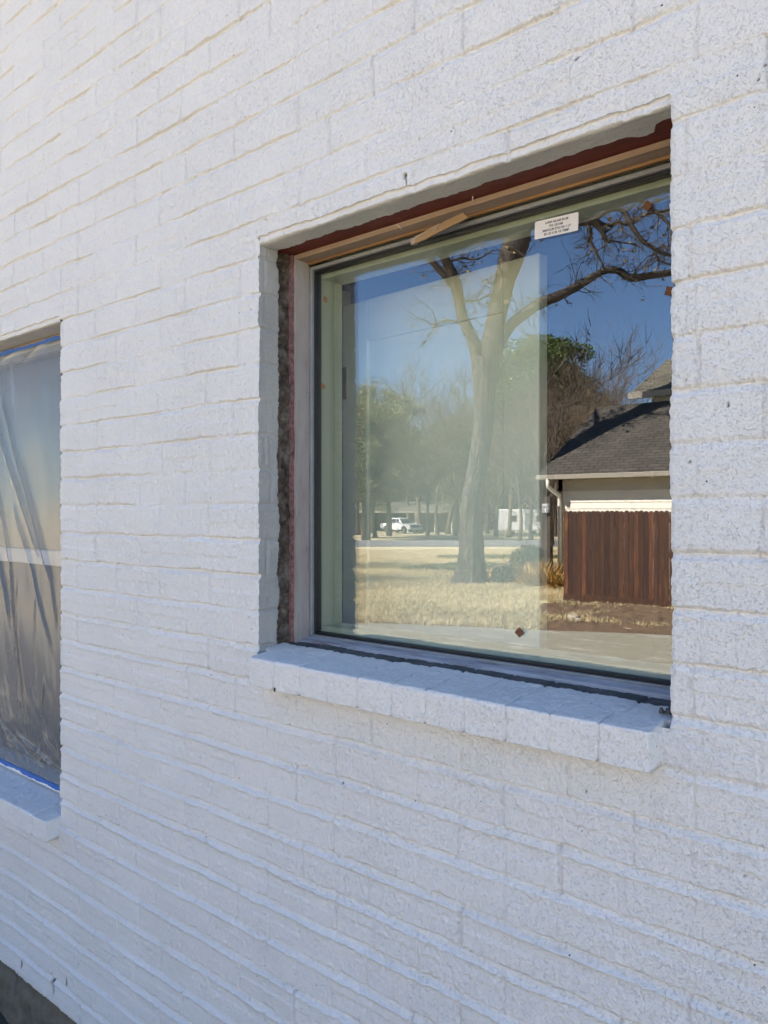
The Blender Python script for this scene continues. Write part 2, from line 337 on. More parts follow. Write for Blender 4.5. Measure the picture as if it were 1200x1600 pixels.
# ============================================================ OUR HOUSE
CH = 0.0809                       # course height
Z0 = H - 0.308                    # a bed joint
KB = -15                          # lowest bed joint = bottom of the brickwork
PITCH = 0.2112
W1 = dict(x0=-1.390, x1=-0.445, z0=H - 0.324, z1=H + 0.626)
W2 = dict(x0=-3.360, x1=-2.317, z0=H - 0.934, z1=H + 0.598)
ZTOP = H + 2.05
def brickfield(X, Z):
    """recess of the brick face behind y=0, joint colour mask, hole mask"""
    zw = Z + 0.0022 * vn(X, Z * 0 + 3.1, 0.09, 5) * 2 + 0.0012 * vn(X, Z * 0 + 9.1, 0.018, 6) * 2
    kk = np.round((zw - Z0) / CH)
    zw = zw + 0.0035 * (hashl(kk, kk * 0, 31) - 0.5)
    t = zw - (Z0 + kk * CH)
    k = np.floor((zw - Z0) / CH).astype(np.int64)       # course number
    # bed joints: sharp undercut below the upper brick, a sloping ledge, then the ragged edge of the brick below
    depth = 0.0040 + 0.0085 * vn(X, kk * 0.37, 0.17, 11) + 0.0045 * vn(X, kk * 0.77, 0.045, 12)
    low = sstep(H + 0.1, H - 0.9, Z)
    depth = np.clip(depth * (1 - .35 * low) + 0.0042 * low, 0.0003, 0.0095)
    rag1 = 0.0022 * vn(X, kk * 1.7, 0.011, 13) + 0.0016 * vn(X, kk * 2.3, 0.0045, 14)
    rag2 = 0.0030 * vn(X, kk * 1.9, 0.013, 15) + 0.0022 * vn(X, kk * 2.9, 0.005, 16)
    up = 1 - sstep(0.0036, 0.0056, t + rag1)
    lw = 0.0078 + 0.0042 * low + rag2 * .8 + 0.003 * vn(X, kk * .9, .1, 17)
    ramp_ = np.clip((t + lw) / (lw + 0.001), 0, 1)
    dn = 0.86 * ramp_ + 0.14 * sstep(-lw - .0008, -lw + .0008, t)
    dn = np.where(t < -lw - .0008, 0, dn)
    bed = up * dn * depth - 0.0030 * low * np.exp(-((t + lw + .0005) / .0050) ** 2) * (.6 + .8 * (vn(X, kk * 1.3, .12, 18) + .5))
    # head joints
    off = np.where(k % 2 == 0, 0.0, 0.5)
    u = (X + 1.467) / PITCH - off
    n = np.round(u); jit = (hashl(n, k, 41) - 0.5) * 0.13
    n2 = np.round(u - jit); xj = (n2 + (hashl(n2, k, 41) - 0.5) * 0.13)
    dx = (u - xj) * PITCH + 0.0016 * vn(X * 0 + k * 1.3, Z, 0.03, 43) * 2 + 0.0012 * vn(X * 0 + k * 1.3, Z, 0.007, 46) * 2
    str_ = hashl(n2, k, 44); hd = np.clip(0.0008 + 0.0058 * str_ ** 1.4 + 0.0024 * vn(X * 0 + n2, Z, 0.03, 45), 0, 0.006)
    half = 0.0022 + 0.0025 * hashl(n2, k, 47)
    head = hd * (1 - sstep(half * .7, half + .0016, np.abs(dx)))
    brick_id = np.floor(u - jit)
    face = (hashl(brick_id, k, 51) - 0.5) * 0.0030
    tilt = (hashl(brick_id, k, 52) - 0.5) * 0.0022 * (t / (CH / 2)) + (hashl(brick_id, k, 53) - 0.5) * 0.0022 * np.clip(dx / (PITCH / 2), -1, 1)
    inbrick = (1 - np.clip((np.abs(bed) / 0.003), 0, 1))
    rough = .6 + .8 * hashl(brick_id, k, 54)
    n3 = vn(X, Z, 0.0095, 62); n4 = vn(X + .3 * Z, Z, 0.0055, 63)
    ns = 0.0016 * vn(X, Z, 0.055, 61) + 0.0010 * vn(X, Z, 0.024, 64) + rough * (0.0013 * np.abs(n3) * 2 - .0006 + 0.0011 * n4)
    rec = bed + head + (face + tilt) * inbrick + ns
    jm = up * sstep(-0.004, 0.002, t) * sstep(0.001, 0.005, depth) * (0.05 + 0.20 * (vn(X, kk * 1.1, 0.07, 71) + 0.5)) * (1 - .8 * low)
    return rec, np.clip(jm, 0, 1)
def edge_wob(z, seed):
    """how far a jamb edge of the painted brick strays in x"""
    k = np.floor((z - Z0) / CH); t = z - (Z0 + np.round((z - Z0) / CH) * CH)
    a = (hashl(k, k * 0, seed) - 0.5) * 0.007
    notch = 0.006 * np.exp(-(t / 0.004) ** 2) * hashl(np.round((z - Z0) / CH), k * 0, seed + 1)
    return a * (1 - np.exp(-(t / 0.006) ** 2)) , notch + 0.002 * vn(z, z * 0, 0.01, seed + 2) + 0.0014 * vn(z, z * 0, 0.004, seed + 3)

def zrows(z0, z1):
    zs = []
    kk = math.floor((z0 - Z0) / CH)
    z = Z0 + kk * CH
    prof = list(np.arange(-0.0185, 0.0075, 0.0013)) + list(np.arange(0.0105, CH - 0.0195, 0.0034))
    while z < z1 + CH:
        zs += [z + p for p in prof]; z += CH
    return np.array([q for q in zs if z0 < q < z1])
def with_edges(arr, edges, gap=0.0006):
    a = np.array([q for q in arr if all(abs(q - e) > gap for e in edges)])
    return np.sort(np.concatenate([a, np.array(edges)]))
house = empty('house', (0, 0, 0), 0, 'white painted brick house wall with one bare glazed window and one covered window', 'house')
XL, XR = -7.0, 4.0
ZB = Z0 + KB * CH
fine_x = np.arange(-2.80, -0.16, 0.0027)
xs = np.concatenate([np.arange(XL, -2.80, 0.02), fine_x, np.arange(-0.16, XR, 0.02), [XR]])
xs = with_edges(xs, [W1['x0'], W1['x1'], W2['x0'], W2['x1']], 0.0012)
zs = np.concatenate([[ZB], zrows(ZB, H + 1.82), np.arange(H + 1.83, ZTOP, 0.012), [ZTOP]])
zs = with_edges(zs, [W1['z0'], W1['z1'], W2['z0'], W2['z1']], 0.0006)
NX, NZ = len(xs), len(zs)
X, Z = np.meshgrid(xs, zs)
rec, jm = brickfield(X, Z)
hole = np.zeros_like(X)
def pit(px, py, rx, rz, dep, ang=0.0, edge=2.5):
    p = onwall(px, py); ix0, ix1 = np.searchsorted(xs, [p.x - .08, p.x + .08]); iz0, iz1 = np.searchsorted(zs, [p.z - .08, p.z + .08])
    dx = X[iz0:iz1, ix0:ix1] - p.x; dz = Z[iz0:iz1, ix0:ix1] - p.z
    u = dx * math.cos(ang) + dz * math.sin(ang); v = -dx * math.sin(ang) + dz * math.cos(ang)
    g = np.exp(-((u / rx) ** 2 + (v / rz) ** 2) ** 1.5)
    rec[iz0:iz1, ix0:ix1] += dep * g; hole[iz0:iz1, ix0:ix1] = np.maximum(hole[iz0:iz1, ix0:ix1], np.clip(g * 1.5, 0, 1) if dep > 0.004 else 0)
pit(633, 270, .0035, .005, .012); pit(635, 280, .0012, .009, .006, .15); pit(637, 288, .0032, .0028, .010, .5)
pit(901, 86, .004, .0022, .009, .4); pit(690, 84, .0022, .022, .0035); pit(692, 102, .002, .002, .008)
pit(82, 1534, .0065, .028, .020); pit(104, 1530, .004, .012, .006); pit(34, 1502, .004, .012, .006)
pit(502, 343, .006, .002, .006, .4); pit(1073, 590, .0013, .0018, .006); pit(1077, 717, .0012, .0014, .005)
pit(1186, 118, .0013, .0013, .006); pit(1194, 96, .0012, .0012, .006); pit(916, 1233, .0016, .0016, .006); pit(535, 1219, .0022, .002, .006)
pit(1164, 1365, .0012, .0014, .006); pit(1097, 1199, .0012, .0014, .006); pit(1137, 628, .0012, .0028, .006)
# trowel scratches and drips left in the paint
for i in range(150):
    cx = random.uniform(-2.75, -0.2); cz = random.uniform(ZB, H + .3) if i < 120 else random.uniform(H + .3, H + 1.5)
    L = random.uniform(.006, .02); a = random.choice([R(-62), R(-50), R(35), R(-30)]) + random.uniform(-.3, .3)
    ix0, ix1 = np.searchsorted(xs, [cx - .04, cx + .04]); iz0, iz1 = np.searchsorted(zs, [cz - .04, cz + .04])
    dx = X[iz0:iz1, ix0:ix1] - cx; dz = Z[iz0:iz1, ix0:ix1] - cz
    u = dx * math.cos(a) + dz * math.sin(a); v = -dx * math.sin(a) + dz * math.cos(a) + 9 * u * u
    g = np.exp(-(v / .0022) ** 2) * (1 - sstep(L * .8, L * 1.3, np.abs(u)))
    rec[iz0:iz1, ix0:ix1] -= g * random.uniform(.0007, .0018)
Y = rec.copy()
inside = np.zeros((NZ - 1, NX - 1), bool)
xc = (xs[1:] + xs[:-1]) / 2; zc = (zs[1:] + zs[:-1]) / 2
XX = X.copy(); ZZ = Z.copy()
for W_, sd_ in ((W1, 101), (W2, 201)):
    inside |= ((xc > W_['x0']) & (xc < W_['x1']))[None, :] & ((zc > W_['z0']) & (zc < W_['z1']))[:, None]
    zin = ((zs >= W_['z0'] - 1e-6) & (zs <= W_['z1'] + 1e-6))
    zfade = sstep(W_['z0'], W_['z0'] + .01, zs) * (1 - sstep(W_['z1'] - .01, W_['z1'], zs))
    for key, sgn, s2 in (('x0', -1, 0), ('x1', 1, 10)):
        a, nch = edge_wob(zs, sd_ + s2); wob = (sgn * (-0.5 * a + nch)) * zfade
        W_['wob' + key] = wob
        dist = (X - W_[key]) * sgn
        fall = np.where(dist >= -1e-6, 1 - sstep(0.0, 0.02, dist), 0)
        XX += fall * wob[:, None]
        Y += np.where(dist >= -1e-6, 0.0035 * (1 - sstep(0.0, 0.007, dist)), 0) * zfade[:, None]
    xin = sstep(W_['x0'], W_['x0'] + .01, xs) * (1 - sstep(W_['x1'] - .01, W_['x1'], xs))
    wz = (0.004 * vn(xs, xs * 0, .05, sd_ + 5) + 0.003 * vn(xs, xs * 0, .012, sd_ + 6) + 0.0015 * vn(xs, xs * 0, .005, sd_ + 7)) * xin
    W_['wobz'] = wz
    dist = Z - W_['z1']; fall = np.where(dist >= -1e-6, 1 - sstep(0, 0.02, dist), 0)
    ZZ += fall * wz[None, :]
idx = np.arange(NX * NZ).reshape(NZ, NX)
q = np.stack([idx[:-1, :-1], idx[:-1, 1:], idx[1:, 1:], idx[1:, :-1]], -1)[~inside]
used = np.zeros(NX * NZ, bool); used[q.ravel()] = True
remap = np.cumsum(used) - 1
V = np.stack([XX, Y, ZZ], -1).reshape(-1, 3)[used]; Q = remap[q]
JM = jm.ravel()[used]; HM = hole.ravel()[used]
MI = np.zeros(len(Q), int)
parts_v = [V]; parts_f = [Q]; parts_m = [MI]; parts_j = [JM]; parts_h = [HM]; nv = len(V)
def add_grid(P, flip, mi, jmask=None):
    """P (a,b,3) grid of points joined to the wall mesh"""
    global nv
    a, b = P.shape[:2]; i = np.arange(a * b).reshape(a, b) + nv
    f = np.stack([i[:-1, :-1], i[:-1, 1:], i[1:, 1:], i[1:, :-1]], -1).reshape(-1, 4)
    if flip: f = f[:, ::-1]
    parts_v.append(P.reshape(-1, 3)); parts_f.append(f); parts_m.append(np.asarray(mi).reshape(-1) if hasattr(mi, '__len__') else np.full(len(f), mi))
    parts_j.append(np.zeros(a * b) if jmask is None else jmask.ravel()); parts_h.append(np.zeros(a * b)); nv += a * b
for W_, sd_ in ((W1, 101), (W2, 201)):
    iz = np.where((zs >= W_['z0'] - 1e-6) & (zs <= W_['z1'] + 1e-6))[0]
    zz = zs[iz]
    ix = np.where((xs >= W_['x0'] - 1e-6) & (xs <= W_['x1'] + 1e-6))[0]
    xx = xs[ix]
    ys = np.concatenate([[0], np.linspace(0.004, 0.125, 42)])
    for key, sgn, s2 in (('x0', -1, 0), ('x1', 1, 10)):
        col = ix[0] if key == 'x0' else ix[-1]
        Zg, Yg = np.meshgrid(zz, ys, indexing='ij')
        y_edge = Y[iz, col]
        Yg = Yg + y_edge[:, None] * (1 - np.clip(Yg / .02, 0, 1))
        r2, _ = brickfield(Zg * 0 + sd_ * .37 + Yg * .9, Zg)
        wob = W_['wob' + key][iz][:, None]
        paint_end = 0.062 + 0.006 * vn(Zg, Zg * 0, .03, sd_ + 21) + 0.005 * vn(Zg, Zg * 0, .006, sd_ + 22)
        rawf = sstep(0, .004, Yg - paint_end)
        blob = np.abs(vn(Zg, Yg, .03, sd_ + 31)) * .016 + vn(Zg, Yg, .012, sd_ + 32) * .010 + vn(Zg, Yg, .005, sd_ + 33) * .005
        inw = sstep(0, .012, Yg)
        Xg = W_[key] + wob * (1 - .6 * inw) + sgn * (r2 * .5 * (1 - rawf) * inw + rawf * (0.004 + blob))
        P = np.stack([Xg, Yg, Zg + 0 * Yg], -1)
        mid = np.where((rawf[:-1, :-1] + rawf[1:, 1:]) / 2 > .5, 2, 1)
        add_grid(P, key == 'x1', mid)
    # head: rounded painted lip then soffit
    zt = W_['z1']; row = iz[-1]
    prof = [(0.000, 0.0), (0.0052, -.0006), (0.0060, -.0030), (0.0052, -.0070), (0.0036, -.0105), (0.0030, -.0130), (0.0040, -.0152), (0.014, -.0162)] + [(0.014 + .086 * i / 26, -.0160) for i in range(1, 27)]
    prof = np.array(prof)
    Xg, Pi = np.meshgrid(XX[row, ix], np.arange(len(prof)), indexing='ij')
    Yg = prof[Pi.astype(int), 0] + Y[row, ix][:, None] * (1 - np.clip(prof[Pi.astype(int), 0] / .012, 0, 1))
    fz = 1 - np.clip(prof[Pi.astype(int), 0] / .02, 0, 1)
    if W_ is W1:
        xe = Xg[:, :1]; send = (.044 + .008 * vn(xe, xe * 0, .2, 811) + .008 * vn(xe, xe * 0, .03, 812) + .005 * vn(xe, xe * 0, .008, 813) + .018 * sstep(-.54, -.52, xe) * (1 - sstep(-.50, -.485, xe)) - .012 * sstep(-.50, -.48, xe)) / .086
        Yg = np.where(Yg > .014, .014 + (Yg - .014) * send, Yg)
    Zg = zt + W_['wobz'][ix][:, None] * fz + prof[Pi.astype(int), 1] + 0.0012 * vn(Xg, Yg, .03, sd_ + 41) + .0006 * vn(Xg, Yg, .008, sd_ + 42)
    mid = np.where(np.arange(len(prof) - 1)[None, :] < 6, 0, 3) * np.ones((len(ix) - 1, 1), int)
    add_grid(np.stack([Xg, Yg, Zg], -1), True, mid)
wall = raw_mesh('brick_wall', np.concatenate(parts_v), np.concatenate(parts_f), [M['paint'], M['reveal'], M['raw'], M['soffit']], house, np.concatenate(parts_m))
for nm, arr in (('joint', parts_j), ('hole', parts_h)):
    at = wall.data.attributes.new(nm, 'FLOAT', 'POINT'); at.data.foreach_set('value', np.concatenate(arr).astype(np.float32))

# solid masonry behind the face, side walls, roof
b = MB()
def ring(mb, x0, x1, z0, z1, holes, y0, y1):
    """wall slab with rectangular holes (side by side)"""
    hs = sorted(holes, key=lambda h: h[0]); x = x0
    for (a, b_, c, d) in hs:
        mb.box(x, a, y0, y1, z0, z1); mb.box(a, b_, y0, y1, z0, c); mb.box(a, b_, y0, y1, d, z1); x = b_
    mb.box(x, x1, y0, y1, z0, z1)
holes_out = [(W2['x0'] - .02, W2['x1'] + .02, W2['z0'] - .03, W2['z1'] + .02), (W1['x0'] - .02, W1['x1'] + .02, W1['z0'] - .03, W1['z1'] + .02)]
ring(b, XL, XR, ZB, ZTOP, holes_out, 0.03, 0.118)
b.build('wall_core', M['raw'], house)
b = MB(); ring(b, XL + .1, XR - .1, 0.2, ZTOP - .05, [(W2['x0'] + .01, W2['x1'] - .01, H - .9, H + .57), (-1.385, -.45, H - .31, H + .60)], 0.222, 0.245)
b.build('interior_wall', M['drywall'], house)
b = MB(); b.box(XL, XL + .12, .12, 9, ZB, ZTOP); b.box(XR - .12, XR, .12, 9, ZB, ZTOP); b.box(XL, XR, 8.9, 9.02, ZB, ZTOP)
b.build('side_wall', M['siding'], house)
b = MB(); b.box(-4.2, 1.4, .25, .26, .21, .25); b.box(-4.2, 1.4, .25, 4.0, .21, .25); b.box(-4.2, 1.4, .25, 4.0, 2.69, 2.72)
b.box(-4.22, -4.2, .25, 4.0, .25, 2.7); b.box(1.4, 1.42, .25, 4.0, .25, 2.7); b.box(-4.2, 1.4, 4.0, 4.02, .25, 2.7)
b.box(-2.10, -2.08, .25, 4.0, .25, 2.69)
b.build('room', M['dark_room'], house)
b = MB(); e = ZTOP
b.add([(XL - .3, -.12, e - .02), (XR + .3, -.12, e - .02), (XR + .3, 4.5, e + .9), (XL - .3, 4.5, e + .9), (XL - .3, -.12, e + .1), (XR + .3, -.12, e + .1), (XR + .3, 4.5, e + 1.02), (XL - .3, 4.5, e + 1.02)],
      [(0, 3, 2, 1), (4, 5, 6, 7), (0, 1, 5, 4), (0, 4, 7, 3), (1, 2, 6, 5)])
b.add([(XL - .3, 9.2, e - .02), (XR + .3, 9.2, e - .02), (XR + .3, 4.5, e + .9), (XL - .3, 4.5, e + .9), (XL - .3, 9.2, e + .1), (XR + .3, 9.2, e + .1), (XR + .3, 4.5, e + 1.02), (XL - .3, 4.5, e + 1.02)],
      [(0, 1, 2, 3), (4, 7, 6, 5), (0, 4, 5, 1), (0, 3, 7, 4), (1, 5, 6, 2)])
b.build('roof', M['shingle'], house, uvscale=1)
# foundation: rough cast concrete standing a little proud
fx = np.arange(XL, XR, .012); fz_ = np.arange(-.1, ZB + .0001, .008); fz_ = np.append(fz_, ZB)
FX, FZ = np.meshgrid(fx, fz_)
FY = 0.012 + .012 * vn(FX, FZ, .08, 301) + .006 * vn(FX, FZ, .025, 302) - .012 * sstep(ZB - .03, ZB - .05, FZ) 
P = np.stack([FX, FY, FZ], -1); top = P[-1].copy(); top[:, 1] = .12; P = np.concatenate([P, top[None]], 0)
a_, b_ = P.shape[:2]; i = np.arange(a_ * b_).reshape(a_, b_)
f = np.stack([i[:-1, :-1], i[:-1, 1:], i[1:, 1:], i[1:, :-1]], -1).reshape(-1, 4)
raw_mesh('foundation', P.reshape(-1, 3), f, M['concrete'], house)

# ---- rowlock sills
def brick_sill(name, xa, xb, fxa, fxb, zf, zbk, zbot, seed, paint_to):
    """sloping row of bricks on edge; y -0.048 .. 0.125"""
    n = max(2, int((xb - xa) / .0026)); u = np.linspace(0, 1, n)
    top_y = np.concatenate([np.linspace(-.046, .125, 62)])
    bot = [(-.048, z) for z in np.linspace(zbot, zf - .004, 26)]
    prof = [(0.06, zbot + .001), (0.01, zbot)] + [(-.040, zbot + .0005), (-.046, zbot + .002)] + bot[1:] + [(y, zf + (zbk - zf) * (y + .048) / .148) for y in top_y]
    prof = np.array(prof)
    xl = lambda y: fxa + (xa - fxa) * np.clip((y - .016) / .008, 0, 1)
    xr = lambda y: fxb + (xb - fxb) * np.clip((y - .016) / .008, 0, 1)
    U, Pi = np.meshgrid(u, np.arange(len(prof)), indexing='ij')
    Yp = prof[Pi, 0]; Zp = prof[Pi, 1]; Xp = xl(Yp) + (xr(Yp) - xl(Yp)) * U
    pitch = .0831; nb_ = 11 if seed < 410 else 12; pitch = (xb - xa) / nb_; s = U * nb_ + .05 * vn(Yp, Zp, .05, seed)
    nj = np.clip(np.round(s), 1, nb_ - 1); jx = (s - nj - (hashl(nj, nj * 0, seed + 1) - .5) * .08) * pitch
    bid = np.floor(s)
    st = hashl(nj, nj * 0, seed + 2)
    front = (Yp < -.04)
    nearbot = np.exp(-((Zp - zbot) / .008) ** 2)
    g = np.exp(-(jx / .0023) ** 2)
    dep = (0.0022 + .0026 * st) * g * (.9 + vn(Xp, Yp + Zp, .03, seed + 3)) + nearbot * .004 * g
    nse = .0020 * vn(Xp, Yp * 1. + Zp, .03, seed + 4) + .0014 * vn(Xp, Yp + Zp, .011, seed + 5) + .0009 * vn(Xp, Yp + Zp, .005, seed + 6)
    off = (hashl(bid, bid * 0, seed + 7) - .5) * .0028
    amt = dep + nse + off
    raw = Yp > paint_to + .006 * vn(Xp, Xp * 0, .05, seed + 8) + .004 * vn(Xp, Xp * 0, .008, seed + 9)
    isfront = (Yp <= -.0475)
    Yo = Yp + np.where(Zp < zf - .003, np.where(Yp < .0, amt * 1.0, 0), 0)
    Zo = Zp - np.where(Yp > -.047, amt * np.where(Zp > zbot + .01, 1, -.4), 0)
    Zo = Zo + nearbot * g * .004 * st
    Zo = Zo - np.where(raw, .0045, 0)
    # eased front corners
    ce = np.minimum(U, 1 - U) * (xb - xa); rr = np.exp(-(ce / .004) ** 2)
    Yo = Yo + np.where(Yp < -.04, rr * .004, 0)
    Pm = np.stack([Xp, Yo, Zo], -1)
    # end caps
    a, c = Pm.shape[:2]; i = np.arange(a * c).reshape(a, c)
    f = np.stack([i[:-1, :-1], i[1:, :-1], i[1:, 1:], i[:-1, 1:]], -1).reshape(-1, 4)
    rm = (raw[:-1, :-1] & raw[1:, 1:]).astype(int).reshape(-1)
    VV = [Pm.reshape(-1, 3)]; FF = [f]; MM = [rm]; n0 = a * c
    for e_, fl in ((0, False), (a - 1, True)):
        ringp = Pm[e_]; m_ = 12; cen = np.array([ringp[:, 0].mean(), .03, (zf + zbot) / 2])
        front_ids = i[e_]
        tgt = np.stack([ringp[:, 0] * 0 + ringp[:, 0], np.maximum(ringp[:, 1], .03), ringp[:, 2] * 0 + np.clip(ringp[:, 2], zbot + .02, zf - .02)], -1)
        tgt[:, 0] = ringp[:, 0]
        VV.append(tgt); ids = np.arange(len(tgt)) + n0; n0 += len(tgt)
        ff = np.stack([front_ids[:-1], front_ids[1:], ids[1:], ids[:-1]], -1)
        if fl: ff = ff[:, ::-1]
        FF.append(ff); MM.append(np.zeros(len(ff), int))
    o = raw_mesh(name, np.concatenate(VV), np.concatenate(FF), [M['paint'], M['rawsill']], house, np.concatenate(MM))
    return o
brick_sill('brick_sill', W1['x0'] - .004, W1['x1'] + .004, -1.366, -.458, H - .3215, H - .307, H - .3845, 401, .080)
s2 = brick_sill('brick_sill', W2['x0'] - .004, W2['x1'] + .004, W2['x0'] + .01, -2.315, H - .931, H - .916, H - .994, 421, .125)
p = onwall(430, 1072, -.048)
MB().tube([(p.x - .001, -.0485, p.z - .004), (p.x + .0005, -.0487, p.z + .0035)], [.003, .0022], 8).build('weep_hole', M['black'], house)
# small end-of-sill blocks of dark mortar crumbs at the right end of the sill
b = MB()
for i in range(46):
    px = random.uniform(1015, 1046); x_ = random.uniform(-.475, -.447); y_ = random.uniform(.03, .1); r_ = random.uniform(.0015, .005)
    b.tube([(x_, y_, H - .311), (x_, y_, H - .311 + r_ * 1.4)], [r_, r_ * .5], 5)
b.build('mortar_crumbs', M['rawsill'], house)

# ---- lintel, window
b = MB(); b.box(-1.44, -.40, .018, .150, H + .6118, H + .6165)
b.build('lintel', M['lintel'], house)
WX0, WX1 = -1.378, -.457
def frame4(mb, x0, x1, z0, z1, t, y0, y1):
    mb.box(x0, x0 + t, y0, y1, z0, z1); mb.box(x1 - t, x1, y0, y1, z0, z1)
    mb.box(x0 + t, x1 - t, y0, y1, z0, z0 + t); mb.box(x0 + t, x1 - t, y0, y1, z1 - t, z1)
b = MB(); frame4(b, WX0, WX1, H - .303, H + .590, .0085, .1505, .178)
win = b.build('window', M['alu'], house, bevel=.0012)
b = MB(); frame4(b, WX0 + .0085, WX1 - .0085, H - .2945, H + .5815, .0060, .158, .178)
b.build('gasket', M['black'], win, bevel=.0015)
b = MB(); b.box(WX0 + .012, WX1 - .012, .165, .171, H - .290, H + .578)
b.build('pane', M['glass'], win)
# outer wood boards, slightly crooked
def board(name, m, x0, x1, y0, y1, z0, z1, axis, par, seed, amp=.0015):
    """timber with a little unevenness along its length"""
    n = 60; t = np.linspace(0, 1, n); sec = [(y0, 0), (y1, 0), (y1, 1), (y0, 1)]
    vs = []; rnd = random.Random(seed)
    if axis == 'z':
        for k in range(n):
            z = z0 + (z1 - z0) * t[k]; o1 = float(vn(np.array([z]), np.array([0.]), .06, seed)[0]) * amp + float(vn(np.array([z]), np.array([0.]), .012, seed + 1)[0]) * amp * .7
            vs += [(x0, y0 + o1, z), (x1 + o1, y0 + o1, z), (x1 + o1 * .5, y1, z), (x0, y1, z)]
    else:
        for k in range(n):
            x = x0 + (x1 - x0) * t[k]; o1 = float(vn(np.array([x]), np.array([0.]), .06, seed)[0]) * amp + float(vn(np.array([x]), np.array([0.]), .012, seed + 1)[0]) * amp * .7
            vs += [(x, y0 + o1, z1), (x, y0 + o1, z0 + o1), (x, y1, z0 + o1 * .5), (x, y1, z1)]
    fs = []
    for k in range(n - 1):
        for j in range(4):
            a = k * 4 + j; c = k * 4 + (j + 1) % 4; fs.append((a, c, c + 4, a + 4))
    fs += [(3, 2, 1, 0), tuple((n - 1) * 4 + j for j in range(4))]
    mb = MB(); mb.add(vs, fs); return mb.build(name, m, par)
board('jamb_board', M['oldwood'], -1.395, -1.3775, .108, .1500, H - .31, H + .6095, 'z', win, 501)
board('jamb_board', M['oldwood'], -.457, -.44, .108, .1500, H - .31, H + .6095, 'z', win, 502)
board('red_flashing', M['redstrip'], -1.397, -1.3845, .102, .1075, H - .31, H + .6095, 'z', win, 503, .004)
board('head_board', M['headwood'], -1.377, -.4572, .108, .1430, H + .5990, H + .610, 'x', win, 504, .0012)
board('cedar_strip', M['cedar'], -1.3765, -.458, .1435, .1503, H + .5945, H + .610, 'x', win, 505, .0004)
b = MB(); b.add([(WX0 - .004, .122, H - .318), (WX1 + .004, .122, H - .318), (WX1 + .004, .1503, H - .318), (WX0 - .004, .1503, H - .318),
                 (WX0 - .004, .122, H - .3035), (WX1 + .004, .122, H - .3035), (WX1 + .004, .1503, H - .2985), (WX0 - .004, .1503, H - .2985)],
                [(0, 3, 2, 1), (4, 5, 6, 7), (0, 1, 5, 4), (1, 2, 6, 5), (3, 0, 4, 7), (2, 3, 7, 6)])
b.build('sill_board', M['sillwood'], win, bevel=.002)
# inner pine jambs and casing
b = MB(); frame4(b, -1.383, -.452, H - .296, H + .585, .020, .179, .2215)
b.build('inner_jamb', M['jamb'], win, bevel=.001)
b = MB(); frame4(b, -1.375, -.460, H - .290, H + .579, .014, .2218, .2465)
b.build('inner_stop', M['drywall'], win)

# ---- interior door close behind the glass
A = Vector((-1.535, .428, 0)); Bv = Vector((-.885, .384, 0))
ax = (Bv - A).normalized(); rot = math.atan2(ax.y, ax.x); WD = (Bv - A).length
Mx = Matrix.Translation(A) @ Matrix.Rotation(rot, 4, 'Z')
b = MB(); zt_ = H + .579; zb_ = .27; st = .10
# stiles and rails with a recessed panel
b.box(0, st, 0, .035, zb_, zt_, Mx); b.box(WD - st, WD, 0, .035, zb_, zt_, Mx)
b.box(st, WD - st, 0, .035, zt_ - .115, zt_, Mx); b.box(st, WD - st, 0, .035, zb_, zb_ + .24, Mx); b.box(st, WD - st, 0, .035, 1.02, 1.16, Mx)
door = b.build('door', M['door'], house, bevel=.004)
b = MB(); b.box(st - .002, WD - st + .002, .009, .026, zb_ + .23, zt_ - .11, Mx); b.build('panel', M['door'], door)
for zc_ in (H + .36, H - .62):
    b = MB(); b.tube([Mx @ Vector((-.012, -.006, zc_ - .045)), Mx @ Vector((-.012, -.006, zc_ + .045))], .007, 10)
    b.box(-.010, .02, -.0035, -.0008, zc_ - .045, zc_ + .045, Mx); b.box(-.045, -.014, -.004, -.001, zc_ - .045, zc_ + .045, Mx)
    b.build('hinge', M['brass'], door)
b = MB(); b.box(-.12, -.016, 0.0, .05, zb_, zt_ + .05, Mx); b.build('door_casing', M['drywall'], house)

# ---- second window behind the sheet
X0, X1 = W2['x0'], W2['x1']
b = MB(); frame4(b, X0 + .004, X1 - .004, H - .915, H + .574, .022, .085, .16)
win2 = b.build('window', M['white'], house, bevel=.002)
b = MB(); b.box(X0 + .026, X1 - .026, .118, .15, H - .182, H - .132); 
b.build('meeting_rail', M['white'], win2, bevel=.002)
b = MB(); b.box(X0 + .026, X1 - .026, .134, .137, H - .87, H - .182); b.build('insect_screen', M['screen'], win2)
b = MB(); b.box(X0 + .026, X1 - .026, .134, .137, H - .132, H + .552); b.build('pane', M['glass2'], win2)
b = MB(); b.box(X0 + .02, X1 - .02, .19, .2, H - .89, H - .16); b.build('blind', M['shade'], win2)
b = MB(); b.box(X0 + .02, X1 - .02, .20, .21, H - .16, H + .56); b.build('blind', M['shade2'], win2)
b = MB(); b.box(X0 + .002, X1 - .002, .078, .0846, H + .572, H + .579); b.build('head_strip', M['headwood'], win2)

